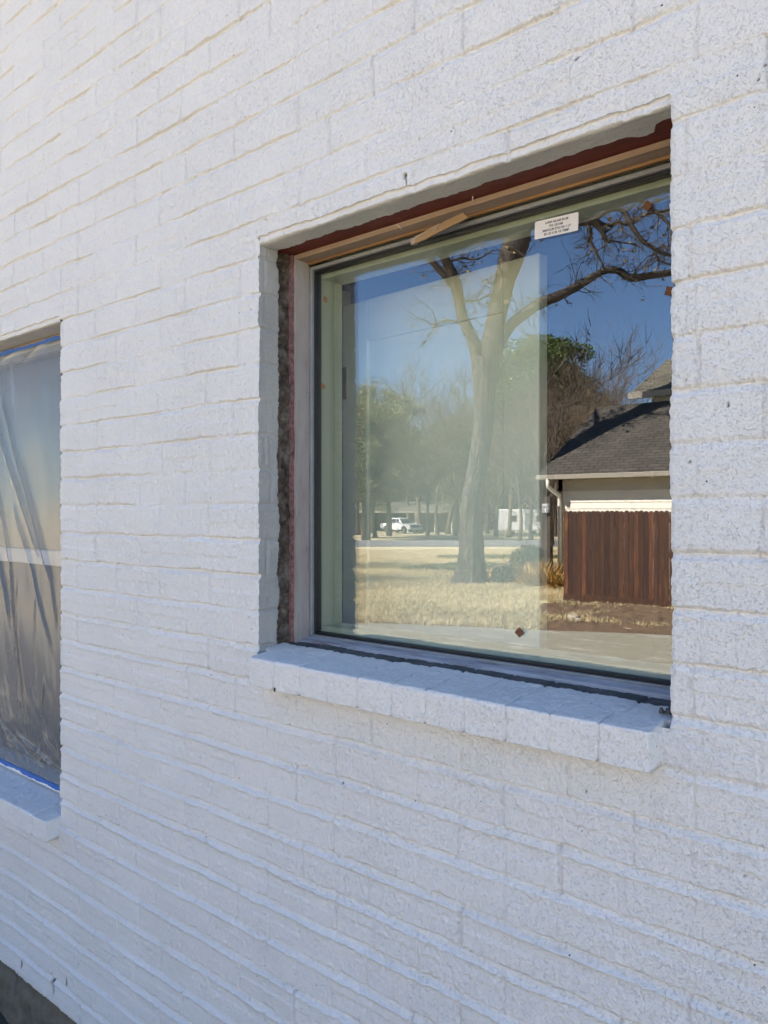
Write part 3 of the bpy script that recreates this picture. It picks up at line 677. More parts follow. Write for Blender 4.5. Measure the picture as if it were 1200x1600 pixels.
# plastic sheet
sheet = empty('plastic_sheet', (X0, .08, H - .9), 0, 'wrinkled clear plastic sheet taped over the left hand window with blue tape', 'plastic sheet')
sx = np.arange(X0 + .003, X1 - .002, .004); sz = np.arange(H - .892, H + .572, .004)
SX, SZ = np.meshgrid(sx, sz)
SY = .070 - .010 * sstep(H - .9, H - .7, SZ) * sstep(H + .57, H + .4, SZ) * (1 + 1.2 * vn(SX, SZ, .22, 601))
SY += .003 * vn(SX + SZ * .3, SZ * .25, .06, 602) + .0012 * vn(SX + SZ * .2, SZ * .12, .02, 603)
crin = sstep(H - .45, H - .75, SZ)
SY += crin * (.0075 * np.abs(vn(SX + SZ * .4, SZ * .35, .035, 604)) + .0022 * vn(SX, SZ * .6, .014, 605))
def fold(p0, p1, w_, h_):
    a = onwall(*p0, .07); c = onwall(*p1, .07)
    d = np.array([c.x - a.x, c.z - a.z]); L = np.hypot(*d); d /= L
    u = (SX - a.x) * d[0] + (SZ - a.z) * d[1]; v = -(SX - a.x) * d[1] + (SZ - a.z) * d[0]
    v = v + .006 * vn(u, u * 0, .08, int(p0[0] + p1[1]))
    env = sstep(-.03, .05, u) * (1 - sstep(L - .03, L + .05, u))
    return -1.0 * h_ * env * np.exp(-np.abs(v / (w_ * .8)) ** 1.2)
for p0, p1, w_, h_ in [((1, 763), (19, 870), .008, .010), ((19, 870), (44, 1124), .006, .009), ((26, 790), (46, 858), .008, .010), ((46, 858), (85, 998), .006, .009),
                       ((-5, 640), (63, 853), .014, .016), ((10, 620), (81, 890), .010, .015), ((81, 890), (93, 960), .006, .009), ((31, 1142), (90, 1199), .005, .010),
                       ((12, 1145), (62, 1190), .005, .009), ((14, 1157), (30, 1178), .004, .008), ((-20, 1090), (40, 1170), .006, .009), ((70, 1140), (92, 1178), .005, .008),
                       ((40, 560), (95, 500), .012, .006), ((0, 560), (60, 520), .01, .005), ((-30, 700), (20, 960), .009, .012), ((66, 1150), (64, 1178), .004, .006), ((30, 900), (34, 1110), .003, .004),
                       ((60, 930), (62, 1100), .003, .005), ((75, 1050), (68, 1120), .004, .006)]:
    SY += fold(p0, p1, w_, h_)
P = np.stack([SX, SY, SZ], -1); a_, b_ = P.shape[:2]; i = np.arange(a_ * b_).reshape(a_, b_)
f = np.stack([i[:-1, :-1], i[:-1, 1:], i[1:, 1:], i[1:, :-1]], -1).reshape(-1, 4)
so = raw_mesh('sheet', P.reshape(-1, 3) - np.array([X0, .08, H - .9]), f, M['plastic'], sheet)
def tape(z0, z1, seed, y):
    n = 160; vs = []; rnd = random.Random(seed)
    for k in range(n):
        x = X0 + .004 + (X1 - X0 - .007) * k / (n - 1)
        lo = float(vn(np.array([x]), np.array([0.]), .045, seed)[0]) * .007 + float(vn(np.array([x]), np.array([0.]), .012, seed + 1)[0]) * .004
        hi = float(vn(np.array([x]), np.array([0.]), .06, seed + 2)[0]) * .002
        yy = y + .001 * float(vn(np.array([x]), np.array([0.]), .03, seed + 3)[0])
        a, c = (z0 + lo, z1 + hi) if seed == 700 else (z0 + hi, z1 + lo)
        vs += [(x, yy, a), (x, yy, c), (x, yy + .0012, c), (x, yy + .0012, a)]
    fs = []
    for k in range(n - 1):
        for j in range(4):
            a = k * 4 + j; c = k * 4 + (j + 1) % 4; fs.append((a, c, c + 4, a + 4))
    o = MB().add(vs, fs).build('tape', M['tape'], sheet)
    o.matrix_parent_inverse = sheet.matrix_world.inverted(); o.location = (-X0, -.08, -(H - .9)); return o
tape(H + .556, H + .567, 710, .062); tape(H - .898, H - .884, 700, .066)
for o in sheet.children:
    if o.name.startswith('tape'): o.matrix_parent_inverse = Matrix()
# white sill piece under the tape
b = MB(); b.box(X0 + .004, X1 - .002, .074, .0848, H - .9115, H - .884); b.build('sill_nose', M['white'], win2, bevel=.002)

# ---- things on the glass and frame
lab = empty('paper_sticker', (-.7235, .1645, H + .5385), 0, 'small white printed paper sticker near the top of the glass pane', 'sticker')
lab.rotation_euler = (0, R(2.0), 0)
LW, LH = .0455, .0170
vs = []; cr = .0028
for cx, cz, a0 in ((LW - cr, LH - cr, 0), (-LW + cr, LH - cr, 90), (-LW + cr, -LH + cr, 180), (LW - cr, -LH + cr, 270)):
    for k in range(5):
        a = R(a0 + k * 22.5); vs.append((cx + cr * math.cos(a), cz + cr * math.sin(a)))
n = len(vs)
b = MB(); b.add([(x, -.0004, z) for x, z in vs] + [(x, .0003, z) for x, z in vs], [tuple(range(n))[::-1][::-1], tuple(range(n, 2 * n))[::-1]] + [(k, k + n, (k + 1) % n + n, (k + 1) % n) for k in range(n)])
b.build('paper', M['label'], lab)
for k, (tx, size) in enumerate((('LUNA GLASS 03-28', .0058), ('PO: 233168', .0058), ('366/CLUR STG OA 1 LT', .0058), ('35 1/2 X 35 1/2 TEMP', .0058))):
    cu = bpy.data.curves.new('writing', 'FONT'); cu.body = tx; cu.size = size; cu.align_x = 'CENTER'; cu.offset = .00018; cu.extrude = .00005
    to = bpy.data.objects.new('writing', cu); C.objects.link(to)
    bpy.context.view_layer.update()
    me = bpy.data.meshes.new_from_object(to.evaluated_get(bpy.context.evaluated_depsgraph_get()))
    C.objects.unlink(to); bpy.data.objects.remove(to)
    me.materials.clear(); me.materials.append(M['ink'])
    o = bpy.data.objects.new('writing', me); C.objects.link(o); o.parent = lab
    o.rotation_euler = (R(90), 0, 0); o.location = (.001 + (-.001 if k == 1 else 0), -.0006, .0082 - k * .0071)
def cork(px, py, y, label, ang=45, s=.0072, m='cork', side=False, grp='cork pads stuck on the window'):
    p = onwall(px, py, y)
    b = MB(); M4 = (Matrix.Rotation(R(90), 4, 'Z') if side else Matrix()) @ Matrix.Rotation(R(ang), 4, 'Y')
    n = 7; vs = []; fs = []
    rnd = random.Random(int(px + py))
    for yy in (-.0032, .0):
        for iz_ in range(n):
            for ix_ in range(n):
                e_ = .0012 if ix_ in (0, n - 1) or iz_ in (0, n - 1) else .0
                vs.append(M4 @ Vector(((-1 + 2 * ix_ / (n - 1)) * s + rnd.uniform(-1, 1) * .0005, yy + (rnd.uniform(-.0005, .0005) + e_ * .5 if yy < -.001 else 0), (-1 + 2 * iz_ / (n - 1)) * s + rnd.uniform(-1, 1) * .0005)))
    for l, fl in ((0, 0), (n * n, 1)):
        for iz_ in range(n - 1):
            for ix_ in range(n - 1):
                a = l + iz_ * n + ix_; f_ = (a, a + 1, a + n + 1, a + n); fs.append(f_ if not fl else f_[::-1])
    bd = [i_ for i_ in range(n)] + [n * k + n - 1 for k in range(1, n)] + [n * (n - 1) + k for k in range(n - 2, -1, -1)] + [n * k for k in range(n - 2, 0, -1)]
    for k in range(len(bd)):
        a, c = bd[k], bd[(k + 1) % len(bd)]; fs.append((a, a + n * n, c + n * n, c))
    b.add(vs, fs); o = b.build('cork_pad', M[m]); o.location = p
    if side: o.location.x = -1.3625 + .0001
    tag(o, label, 'cork pad', grp); return o
cork(1012, 317, .1650, 'small brown cork square on the glass below the upper right branches')
cork(1047, 450, .1650, 'small brown cork square on the glass half hidden by the right brick edge', 20)
cork(812, 983, .1650, 'small brown cork square low on the glass over the driveway reflection')
cork(508, 463, .188, 'orange crumbling cork speck high on the pale inner jamb', 15, .0058, 'corkdust', True, 'orange cork specks on the inner jamb')
cork(502, 599, .181, 'orange crumbling cork speck midway down the pale inner jamb', 30, .0052, 'corkdust', True, 'orange cork specks on the inner jamb')
# scrap of wood screwed to the head of the frame
sc = empty('wood_scrap', onwall(690, 350, .118), 0, 'split scrap of raw wood screwed across the head of the bare window frame', 'wood scrap')
sc.rotation_euler = (R(14), R(-5), 0)
b = MB(); b.add([(-.068, -.008, -.012), (-.064, -.008, -.004), (.012, -.008, .007), (.06, -.008, .0095), (.07, -.008, -.004), (.0, -.008, -.0085), (-.04, -.008, -.012)] +
                [(-.068, .0, -.012), (-.064, .0, -.004), (.012, .0, .007), (.06, .0, .0095), (.07, .0, -.004), (.0, .0, -.0085), (-.04, .0, -.012)],
                [(0, 6, 5, 4, 3, 2, 1), (7, 8, 9, 10, 11, 12, 13)] + [(k, (k + 1) % 7, (k + 1) % 7 + 7, k + 7) for k in range(7)])
b.build('plank', M['scrap'], sc, bevel=.001)
b = MB(); n = 26; vs = []; rnd = random.Random(3)
for k in range(n):
    t = k / (n - 1); x = -.078 + t * .075; zt2 = -.001 + .010 * t + rnd.uniform(-.0012, .0012); zb2 = -.013 + .014 * t + rnd.uniform(-.001, .001); th = .004 + .006 * (1 - t)
    if k == 0: zt2 = zb2 + .006
    vs += [(x, -.001 - th + .004, zb2), (x, -.001 - th + .004, zt2), (x, .006, zt2), (x, .006, zb2)]
fs = [tuple(range(3, -1, -1)), tuple((n - 1) * 4 + j for j in range(4))]
for k in range(n - 1):
    for j in range(4):
        a = k * 4 + j; c = k * 4 + (j + 1) % 4; fs.append((a, c, c + 4, a + 4))
b.add(vs, fs); b.build('shim', M['headwood'], sc)
b = MB(); b.tube([(-.006, -.0078, .0), (-.006, -.0100, .0)], [.0034, .0030], 14); b.tube([(-.006, -.0101, -.0012), (-.006, -.0101, .0012)], .0006, 5)
b.build('screw', M['steel'], sc)
p = onwall(740, 300, .10)
b = MB(); b.tube([(p.x - .003, p.y, p.z - .010), (p.x + .0005, p.y - .003, p.z - .001), (p.x + .004, p.y, p.z + .009)], [.0009, .0012, .0007], 6)
tag(b.build('splinter', M['label'], loc=p), 'thin pale splinter hanging from the dark red lintel', 'splinter')
p = onwall(624, 349, .10)
b = MB(); b.tube([(p.x - .009, p.y, p.z + .006), (p.x, p.y - .003, p.z + .001), (p.x + .007, p.y, p.z - .008)], [.0005, .0006, .0004], 5)
tag(b.build('splinter', M['label'], loc=p), 'hair thin curl of wood left of the screwed wood scrap', 'splinter')
# nail heads in the jamb board
for px, py in ((484, 855), (479, 608)):
    p = onwall(px, py, .14); b = MB(); b.tube([(-1.3772, p.y, p.z), (-1.3755, p.y, p.z)], [.0022, .0016], 8); b.build('nail_head', M['steel'], win)

# ============================================================ GROUND
def sheet_poly(name, fn, x0, x1, y0, y1, step, m, dz, kind='structure'):
    gx = np.arange(x0, x1 + step, step); gy = np.arange(y0, y1 + step, step)
    vs = [(x, y, gz(x, y) + dz(x, y)) for y in gy for x in gx]; n = len(gx); fs = []
    for j in range(len(gy) - 1):
        for i in range(n - 1):
            fs.append((j * n + i, j * n + i + 1, (j + 1) * n + i + 1, (j + 1) * n + i))
    o = MB().add(vs, fs).build(name, m, smooth=True); o['kind'] = kind; return o
sheet_poly('ground', None, -400, 400, -420, 200, 10, M['lawn'], lambda x, y: -.012 + .0)
def strip(name, pts_near, pts_far, m, dz, n=40, k=8, rough_=None):
    """ribbon between two polylines draped on the ground"""
    def samp(pts, t):
        t *= len(pts) - 1; i = min(int(t), len(pts) - 2); f_ = t - i
        return (pts[i][0] * (1 - f_) + pts[i + 1][0] * f_, pts[i][1] * (1 - f_) + pts[i + 1][1] * f_)
    vs = []; fs = []
    for i in range(n + 1):
        a = samp(pts_near, i / n); c = samp(pts_far, i / n)
        for j in range(k + 1):
            x = a[0] + (c[0] - a[0]) * j / k; y = a[1] + (c[1] - a[1]) * j / k; vs.append((x, y, gz(x, y) + dz + (float(rough_(x, y)) if rough_ else 0)))
    for i in range(n):
        for j in range(k): a = i * (k + 1) + j; fs.append((a, a + 1, a + k + 2, a + k + 1))
    o = MB().add(vs, fs).build(name, m, smooth=True); o['kind'] = 'structure'; return o
strip('widened_soil_bed', [(-14, .0), (-7, .0), (0, .0), (8, 0)], [(-14, -2.8), (-7, -3.0), (0, -3.2), (8, -3.2)], M['bed'], .002, 40, 10)  # soil at the wall foot; unseen extra width added to dim the lower wall
strip('driveway', [(-40, 2.0), (-14, -2.8), (-7, -3.0), (0, -3.2), (8, -3.2), (20, -3.2)], [(-44, 0.8), (-14.5, -5.2), (-8.2, -7.35), (-4.2, -9.25), (3, -10.8), (20, -13)], M['drive'], .006, 50, 6)
fy = -12.55
strip('soil_strip', [(-5.8, -8.47), (-5.0, -8.85), (-4.2, -9.24), (-1, -9.88), (3, -10.78)], [(-7.5, -11.9), (-6.9, fy - .1), (-5, fy - .1), (-1, fy - .1), (3, fy - .1)], M['soil'], .012, 260, 60, lambda x, y: -.006 + min(1, max(0, (np.interp(x, [-5.8, -5.0, -4.2, -1, 3], [-8.47, -8.85, -9.24, -9.88, -10.78]) - y) / .5)) * (.012 + .07 * vn(np.array([x]), np.array([y]), .7, 91) + .05 * vn(np.array([x]), np.array([y]), .22, 92) + .035 * vn(np.array([x]), np.array([y]), .08, 93))[0])
st_n = [seen(px, 795, 47.5) for px in (-900, 200, 560, 860, 1400)]; st_f = [seen(px, 795, 61) for px in (-900, 200, 560, 860, 1400)]
strip('street', [(p.x, p.y) for p in st_n], [(p.x, p.y) for p in st_f], M['street'], .02, 40, 4)
# ivy and mulch beds
def blob_bed(name, c, rx, ry, m, dz, seed, kind='structure'):
    n = 40; vs = [(c[0], c[1], gz(c[0], c[1]) + dz)]
    for ring_ in (.5, 1):
        for k in range(n):
            a = 2 * PI * k / n; r_ = ring_ * (1 + .25 * math.sin(a * 3 + seed) + .12 * math.sin(a * 7 + seed * 2))
            x = c[0] + rx * r_ * math.cos(a); y = c[1] + ry * r_ * math.sin(a); vs.append((x, y, gz(x, y) + dz))
    fs = [(0, 1 + k, 1 + (k + 1) % n) for k in range(n)] + [(1 + k, 1 + n + k, 1 + n + (k + 1) % n, 1 + (k + 1) % n) for k in range(n)]
    o = MB().add(vs, fs).build(name, m); o['kind'] = kind; return o
mb_c = seen(815, 795, 25.5); blob_bed('mulch_bed', mb_c, 3.2, 3.0, M['soil'], .014, 1)

def blades(name, region, n, hmin, hmax, wd, m, seed, kind='stuff', lean=.5):
    """region() gives x, y; one tapering blade each"""
    rg = np.random.default_rng(seed); pts = region(rg, n); n = len(pts)
    zb = np.array([gz(x, y) for x, y in pts]); h = rg.uniform(hmin, hmax, n); a = rg.uniform(0, 2 * PI, n); ln = rg.normal(0, lean, (n, 2))
    w_ = wd * rg.uniform(.6, 1.3, n); dx = np.cos(a) * w_; dy = np.sin(a) * w_
    b0 = np.stack([pts[:, 0] - dx, pts[:, 1] - dy, zb - .01], -1); b1 = np.stack([pts[:, 0] + dx, pts[:, 1] + dy, zb - .01], -1)
    m0 = np.stack([pts[:, 0] + dx * .6 + ln[:, 0] * h * .4, pts[:, 1] + dy * .6 + ln[:, 1] * h * .4, zb + h * .6], -1)
    m1 = np.stack([pts[:, 0] - dx * .6 + ln[:, 0] * h * .4, pts[:, 1] - dy * .6 + ln[:, 1] * h * .4, zb + h * .6], -1)
    t0 = np.stack([pts[:, 0] + ln[:, 0] * h, pts[:, 1] + ln[:, 1] * h, zb + h], -1)
    V_ = np.stack([b0, b1, m0, m1, t0], 1).reshape(-1, 3); i = np.arange(n)[:, None] * 5
    F3 = np.concatenate([i + np.array([[0, 1, 2]]), i + np.array([[0, 2, 3]]), i + np.array([[3, 2, 4]])])
    o = raw_mesh(name, V_, F3, M[m], None, None, False)
    if kind: o['kind'] = kind
    return o
def on_drive_side(x, y):
    # far edge of the driveway as a line
    xsE = np.array([-44, -14.5, -8.2, -4.2, 3, 20]); ysE = np.array([0.8, -5.2, -7.35, -9.25, -10.8, -13]); return np.interp(x, xsE, ysE)
def lawn_region(dmin, dmax, pxa, pxb):
    def f_(rg, n):
        px = rg.uniform(pxa, pxb, n); d = dmin * (dmax / dmin) ** rg.uniform(0, 1, n)
        th = np.arctan((px - 600) / F); a = R(YAW) - th; r_ = d / np.cos(th); x = -r_ * np.sin(a); y = 2 * GLASS + D - r_ * np.cos(a)
        e_ = on_drive_side(x, y)
        keep = (y < e_ + vn(x, y, .5, 5) * .25) & ~((x > -.5635 * (1.5 - y) + .5 * vn(x, y, .6, 8)) & (y > -12.0 + vn(x, y, .6, 18))) & ~((x > -7.6) & (y < -12.0) & (y > -16.3)) & (np.hypot(x - mb_c.x, y - mb_c.y) > 2.9 + vn(x, y, .7, 9))
        dens = vn(x, y, 1.3, 15) + .5
        keep &= rg.uniform(0, 1, n) < (.6 + .6 * dens)
        return np.stack([x, y], -1)[keep]
    return f_
g = blades('dry_grass', lawn_region(10.5, 42, 470, 900), 200000, .04, .11, .0042, 'blade', 21, None, .55)
tag(g, 'straw coloured winter grass standing over the front lawn', 'grass', None, 'stuff')
def strip_region(rg, n):
    x = rg.uniform(-7.6, -3, n); y = rg.uniform(-12.4, -9.2, n)
    keep = (y < on_drive_side(x, y) - .15) & (vn(x, y, .5, 77) + .3 * vn(x, y, .12, 78) > .14 - .2 * (y < -12.1))
    return np.stack([x, y], -1)[keep]
g = blades('weeds', strip_region, 14000, .02, .08, .006, 'blade', 22, None)
tag(g, 'thin dry weeds on the bare soil in front of the fence', 'weeds', None, 'stuff')
ic = seen(715, 795, 26.0)
def ivy_region(rg, n):
    a = rg.uniform(0, 2 * PI, n); r_ = np.sqrt(rg.uniform(0, 1, n)) * (1 + .25 * np.sin(a * 3 + 1)); return np.stack([ic.x + 1.0 * r_ * np.cos(a), ic.y + 2.0 * r_ * np.sin(a)], -1)
g = blades('ground_cover', ivy_region, 4500, .04, .16, .03, 'ivy', 23, None, 1.2)
tag(g, 'patch of low green ground cover beside the big tree trunk', 'ground cover', None, 'stuff')
def ivy2(rg, n):
    p0 = seen(800, 795, 33); a = rg.uniform(0, 2 * PI, n); r_ = np.sqrt(rg.uniform(0, 1, n)); t_ = r_ * np.cos(a) * 3.2; s_ = r_ * np.sin(a) * 1.2
    return np.stack([p0.x + t_ * .757 + s_ * .65, p0.y - t_ * .653 + s_ * .757], -1)
g = blades('ground_cover', ivy2, 3500, .05, .15, .03, 'ivy', 24, None, .8)
tag(g, 'thin band of green ground cover beyond the mulch bed', 'ground cover', None, 'stuff')
# stone on the soil
p = seen(895, 966, 12.4); p.z = gz(p.x, p.y) + .012
b = MB(); rnd = random.Random(4)
for off_, s_ in (((0, 0), .11), ((.12, .03), .055)):
    vs = []; n = 9
    for ring_, (zz_, rr_) in enumerate(((0, 1), (.045, .95), (.075, .6))):
        for k in range(n):
            a = 2 * PI * k / n; r_ = s_ * rr_ * (1 + .2 * rnd.uniform(-1, 1)); vs.append((p.x + off_[0] + r_ * math.cos(a), p.y + off_[1] + r_ * .7 * math.sin(a), p.z + zz_ * s_ / .11))
    fs = [(r_ * n + k, r_ * n + (k + 1) % n, (r_ + 1) * n + (k + 1) % n, (r_ + 1) * n + k) for r_ in range(2) for k in range(n)] + [tuple(2 * n + k for k in range(n))]
    b.add(vs, fs)
tag(b.build('stone', M['stone'], loc=p), 'pale broken stone lying on the soil in front of the fence', 'stone')

# ============================================================ TREES
def smooth_path(pts, rads, sub=4):
    P_ = [Vector(p) for p in pts]; out = []; ro = []
    for i in range(len(P_) - 1):
        p0 = P_[max(i - 1, 0)]; p1 = P_[i]; p2 = P_[i + 1]; p3 = P_[min(i + 2, len(P_) - 1)]
        for k in range(sub):
            t = k / sub
            out.append(.5 * ((2 * p1) + (p2 - p0) * t + (2 * p0 - 5 * p1 + 4 * p2 - p3) * t * t + (3 * p1 - p0 - 3 * p2 + p3) * t ** 3))
            ro.append(rads[i] * (1 - t) + rads[i + 1] * t)
    out.append(P_[-1]); ro.append(rads[-1]); return out, ro
def rv(rnd, s=1.0): return Vector((rnd.gauss(0, s), rnd.gauss(0, s), rnd.gauss(0, s)))
def twig(mb, p, d, L, r_, lev, rnd, sides=4, grav=.0, tips=None):
    n = 4; pts = [p]; q_ = Vector(p); dd = d.normalized()
    for k in range(n):
        dd = (dd + rv(rnd, .22) + Vector((0, 0, grav))).normalized(); q_ = q_ + dd * (L / n); pts.append(q_.copy())
    mb.tube(pts, [r_ * (1 - .75 * k / n) for k in range(n + 1)], sides, False)
    if tips is not None: tips.append(pts[-1])
    if lev > 0:
        for k in range(rnd.randint(2, 4)):
            i = rnd.randint(1, n); base = pts[i]; nd_ = (dd + rv(rnd, .75)).normalized()
            twig(mb, base, nd_, L * rnd.uniform(.4, .7), r_ * .5, lev - 1, rnd, 3, grav, tips)
tree = empty('pecan_tree', seen(735, 905, 19.6), 0, 'big bare forked tree with thick grey trunk on the front lawn', 'tree')
tree.location.z = gz(tree.location.x, tree.location.y)
T0 = tree.location.copy()
def limb(mb, spec, n=10, wob=.06, sub=5, d0=19.6):
    pts = [seen(s[0], s[1], s[3] if len(s) > 3 else d0) - T0 for s in spec]; rr = [s[2] for s in spec]
    pp, ro = smooth_path(pts, rr, sub); mb.tube(pp, ro, n, True, wob); return pp, ro
mb = MB(); rnd = random.Random(11)
base = [(734, 915, .62), (734.5, 907, .52), (735, 898, .44), (735.5, 882, .37), (736, 860, .31), (736, 820, .29), (738, 780, .275), (743, 740, .25), (750, 700, .235), (755, 655, .245), (757, 610, .26), (757, 580, .30), (757, 555, .30)]
pp, ro = smooth_path([seen(a, b_, 19.6) - T0 for a, b_, c in base], [c for a, b_, c in base], 14)
mb.tube(pp, ro, 72, True, .0)
for i_, v_ in enumerate(mb.v):
    ring_ = i_ // 72; c_ = pp[ring_]; ang_ = (i_ % 72) / 72 * 2 * PI
    kz = v_[2]; ca, sa = np.array([math.cos(ang_) * 3.2]), np.array([math.sin(ang_) * 3.2 + kz * .55])
    n_ = abs(float(vn(ca * 1.0 + kz * .13, sa, .42, 901)[0])) * 2 + .6 * float(vn(ca, sa + kz * .9, .16, 902)[0])
    f_ = 1 + .11 * (n_ - .45); mb.v[i_] = (c_.x + (v_[0] - c_.x) * f_, c_.y + (v_[1] - c_.y) * f_, v_[2])
mb.build('trunk', M['bark'], tree, smooth=True)
cr_ = MB()
L = []
L.append(limb(cr_, [(752, 585, .20), (745, 545, .17), (734, 515, .145), (722, 488, .13), (717, 462, .135), (712, 438, .15), (702, 412, .12), (690, 390, .115, 19.4), (676, 360, .10, 19.2), (655, 320, .08, 19), (640, 270, .05, 18.6), (610, 220, .02, 18)], 14))
L.append(limb(cr_, [(714, 450, .09), (702, 434, .085), (686, 416, .08), (668, 396, .075), (650, 368, .06, 19.9), (625, 335, .045, 20.2), (600, 310, .02, 20.5)], 10))
L.append(limb(cr_, [(760, 590, .27), (765, 550, .27), (772, 510, .24), (779, 475, .24), (787, 440, .25), (797, 405, .30), (806, 375, .33), (816, 345, .25), (826, 305, .2), (842, 250, .15), (860, 180, .09), (880, 120, .03)], 18))
L.append(limb(cr_, [(800, 390, .18), (793, 360, .16), (780, 320, .13), (760, 270, .09), (735, 210, .03)], 10))
L.append(limb(cr_, [(766, 560, .2), (780, 530, .165), (797, 504, .14), (818, 486, .135), (845, 468, .14), (872, 457, .125), (900, 443, .11), (925, 428, .095), (945, 418, .085), (965, 418, .09), (985, 429, .095), (1012, 426, .09), (1050, 420, .085), (1090, 408, .07), (1130, 414, .05), (1170, 400, .02)], 12))
L.append(limb(cr_, [(822, 345, .16), (850, 335, .12), (880, 335, .10), (905, 334, .085), (922, 340, .075), (936, 352, .06), (946, 366, .045), (951, 375, .02)], 10, d0=19.3))
L.append(limb(cr_, [(915, 338, .05), (921, 355, .045), (923, 372, .042), (930, 388, .036), (938, 402, .03), (945, 417, .025)], 8, d0=19.3))
L.append(limb(cr_, [(862, 335, .09), (900, 345, .07), (928, 338, .05), (950, 324, .055), (968, 322, .06), (978, 330, .065), (988, 350, .062), (1003, 370, .055), (1020, 382, .05), (1032, 388, .05), (1060, 396, .04), (1090, 380, .015)], 9, d0=18.8))
L.append(limb(cr_, [(1022, 380, .035), (1026, 395, .03), (1035, 404, .028), (1060, 410, .02), (1080, 400, .01)], 6, d0=18.8))
L.append(limb(cr_, [(826, 320, .1), (880, 300, .08), (940, 345, .06, 21), (965, 342, .055, 21), (985, 345, .05, 21), (1010, 330, .045, 21), (1048, 322, .04, 21), (1100, 300, .02, 21)], 8))
L.append(limb(cr_, [(965, 343, .035), (940, 365, .03), (960, 372, .025), (995, 377, .015)], 6, d0=21))
L.append(limb(cr_, [(855, 210, .08), (920, 250, .07), (990, 300, .06), (1030, 330, .05), (1060, 360, .02)], 8, d0=18.5))
L.append(limb(cr_, [(720, 502, .03), (700, 495, .025), (685, 500, .02), (672, 503, .008)], 5))
L.append(limb(cr_, [(728, 466, .03), (745, 464, .025), (765, 455, .02), (785, 440, .012)], 5))
L.append(limb(cr_, [(700, 405, .03), (720, 398, .03), (745, 400, .025), (770, 385, .015)], 5))
tips = []
for li, (pp, ro) in enumerate(L):
    tot = sum((pp[i + 1] - pp[i]).length for i in range(len(pp) - 1)); cnt = int(tot * 8.0) + 4
    for k in range(cnt):
        i = rnd.randint(2, len(pp) - 1); d_ = (pp[i] - pp[i - 1]).normalized(); side = (rv(rnd) ); side = (side - d_ * side.dot(d_)).normalized()
        twig(cr_, pp[i], side + d_ * .5 + Vector((0, 0, .25)), rnd.uniform(.25, 1.0), rnd.uniform(.010, .020), 2, rnd, 4, .0, tips)
cr_.build('crown', M['twig'], tree, smooth=True)
lv = MB()
for t_ in rnd.sample(tips, min(900, len(tips))):
    if rnd.random() < .4:
        for _ in range(rnd.randint(1, 3)):
            a = rv(rnd, .02); b2 = rv(rnd, .02); c_ = t_ + rv(rnd, .03); lv.add([c_ - a - b2, c_ + a - b2, c_ + a + b2, c_ - a + b2], [(0, 1, 2, 3)])
lv.build('dry_leaves', M['dry_leaf'], tree)

def bare_tree_mesh(seed, Ht, r0, levels=(7, 6, 5, 4), spread=.55, up=.25):
    rnd = random.Random(seed); tr = MB(); cw = MB()
    pts = [Vector((0, 0, -.1))]; d_ = Vector((rnd.uniform(-.1, .1), rnd.uniform(-.1, .1), 1)); n = 8
    for k in range(n): d_ = (d_ + rv(rnd, .07)).normalized(); d_.z = max(d_.z, .8); pts.append(pts[-1] + d_ * Ht * .62 / n)
    rad = [r0 * (1 - .7 * k / n) for k in range(n + 1)]; rad[0] *= 1.3; tr.tube(pts, rad, 8, True, .05)
    def grow(p, d_, L_, r_, lev):
        m_ = 4; q_ = [p]; dd = d_
        for k in range(m_): dd = (dd + rv(rnd, .13) + Vector((0, 0, up * .3))).normalized(); q_.append(q_[-1] + dd * L_ / m_)
        cw.tube(q_, [r_ * (1 - .65 * k / m_) for k in range(m_ + 1)], 5 if lev < 2 else 3, False)
        if lev < len(levels) - 1:
            for k in range(levels[lev + 1]):
                i = rnd.randint(1, m_); sd2 = rv(rnd); sd2 = (sd2 - dd * sd2.dot(dd)).normalized()
                grow(q_[i], (dd + sd2 * rnd.uniform(.4, .9)).normalized(), L_ * rnd.uniform(.45, .7), max(r_ * .45, .012), lev + 1)
    for k in range(levels[0]):
        i = rnd.randint(3, n); a = rnd.uniform(0, 2 * PI); grow(pts[i], Vector((math.cos(a) * spread, math.sin(a) * spread, 1)).normalized(), Ht * rnd.uniform(.28, .45), rad[i] * .6, 0)
    return tr, cw
def make_tree(name, loc, tr, cw, m1, m2, label, cat, group, scale=1.0, rz=0):
    o = empty(name, loc, rz, label, cat, group); o.scale = (scale,) * 3
    tr.build('trunk', m1, o, smooth=True); cw.build('crown', m2, o, smooth=False); return o
def copy_tree(src, loc, rz, scale, label, group):
    r_ = src.copy(); C.objects.link(r_); r_.location = loc; r_.rotation_euler.z = rz; r_.scale = (scale,) * 3; r_['label'] = label
    if group: r_['group'] = group
    for ch in list(src.children):
        c = ch.copy(); C.objects.link(c); c.parent = r_
    return r_
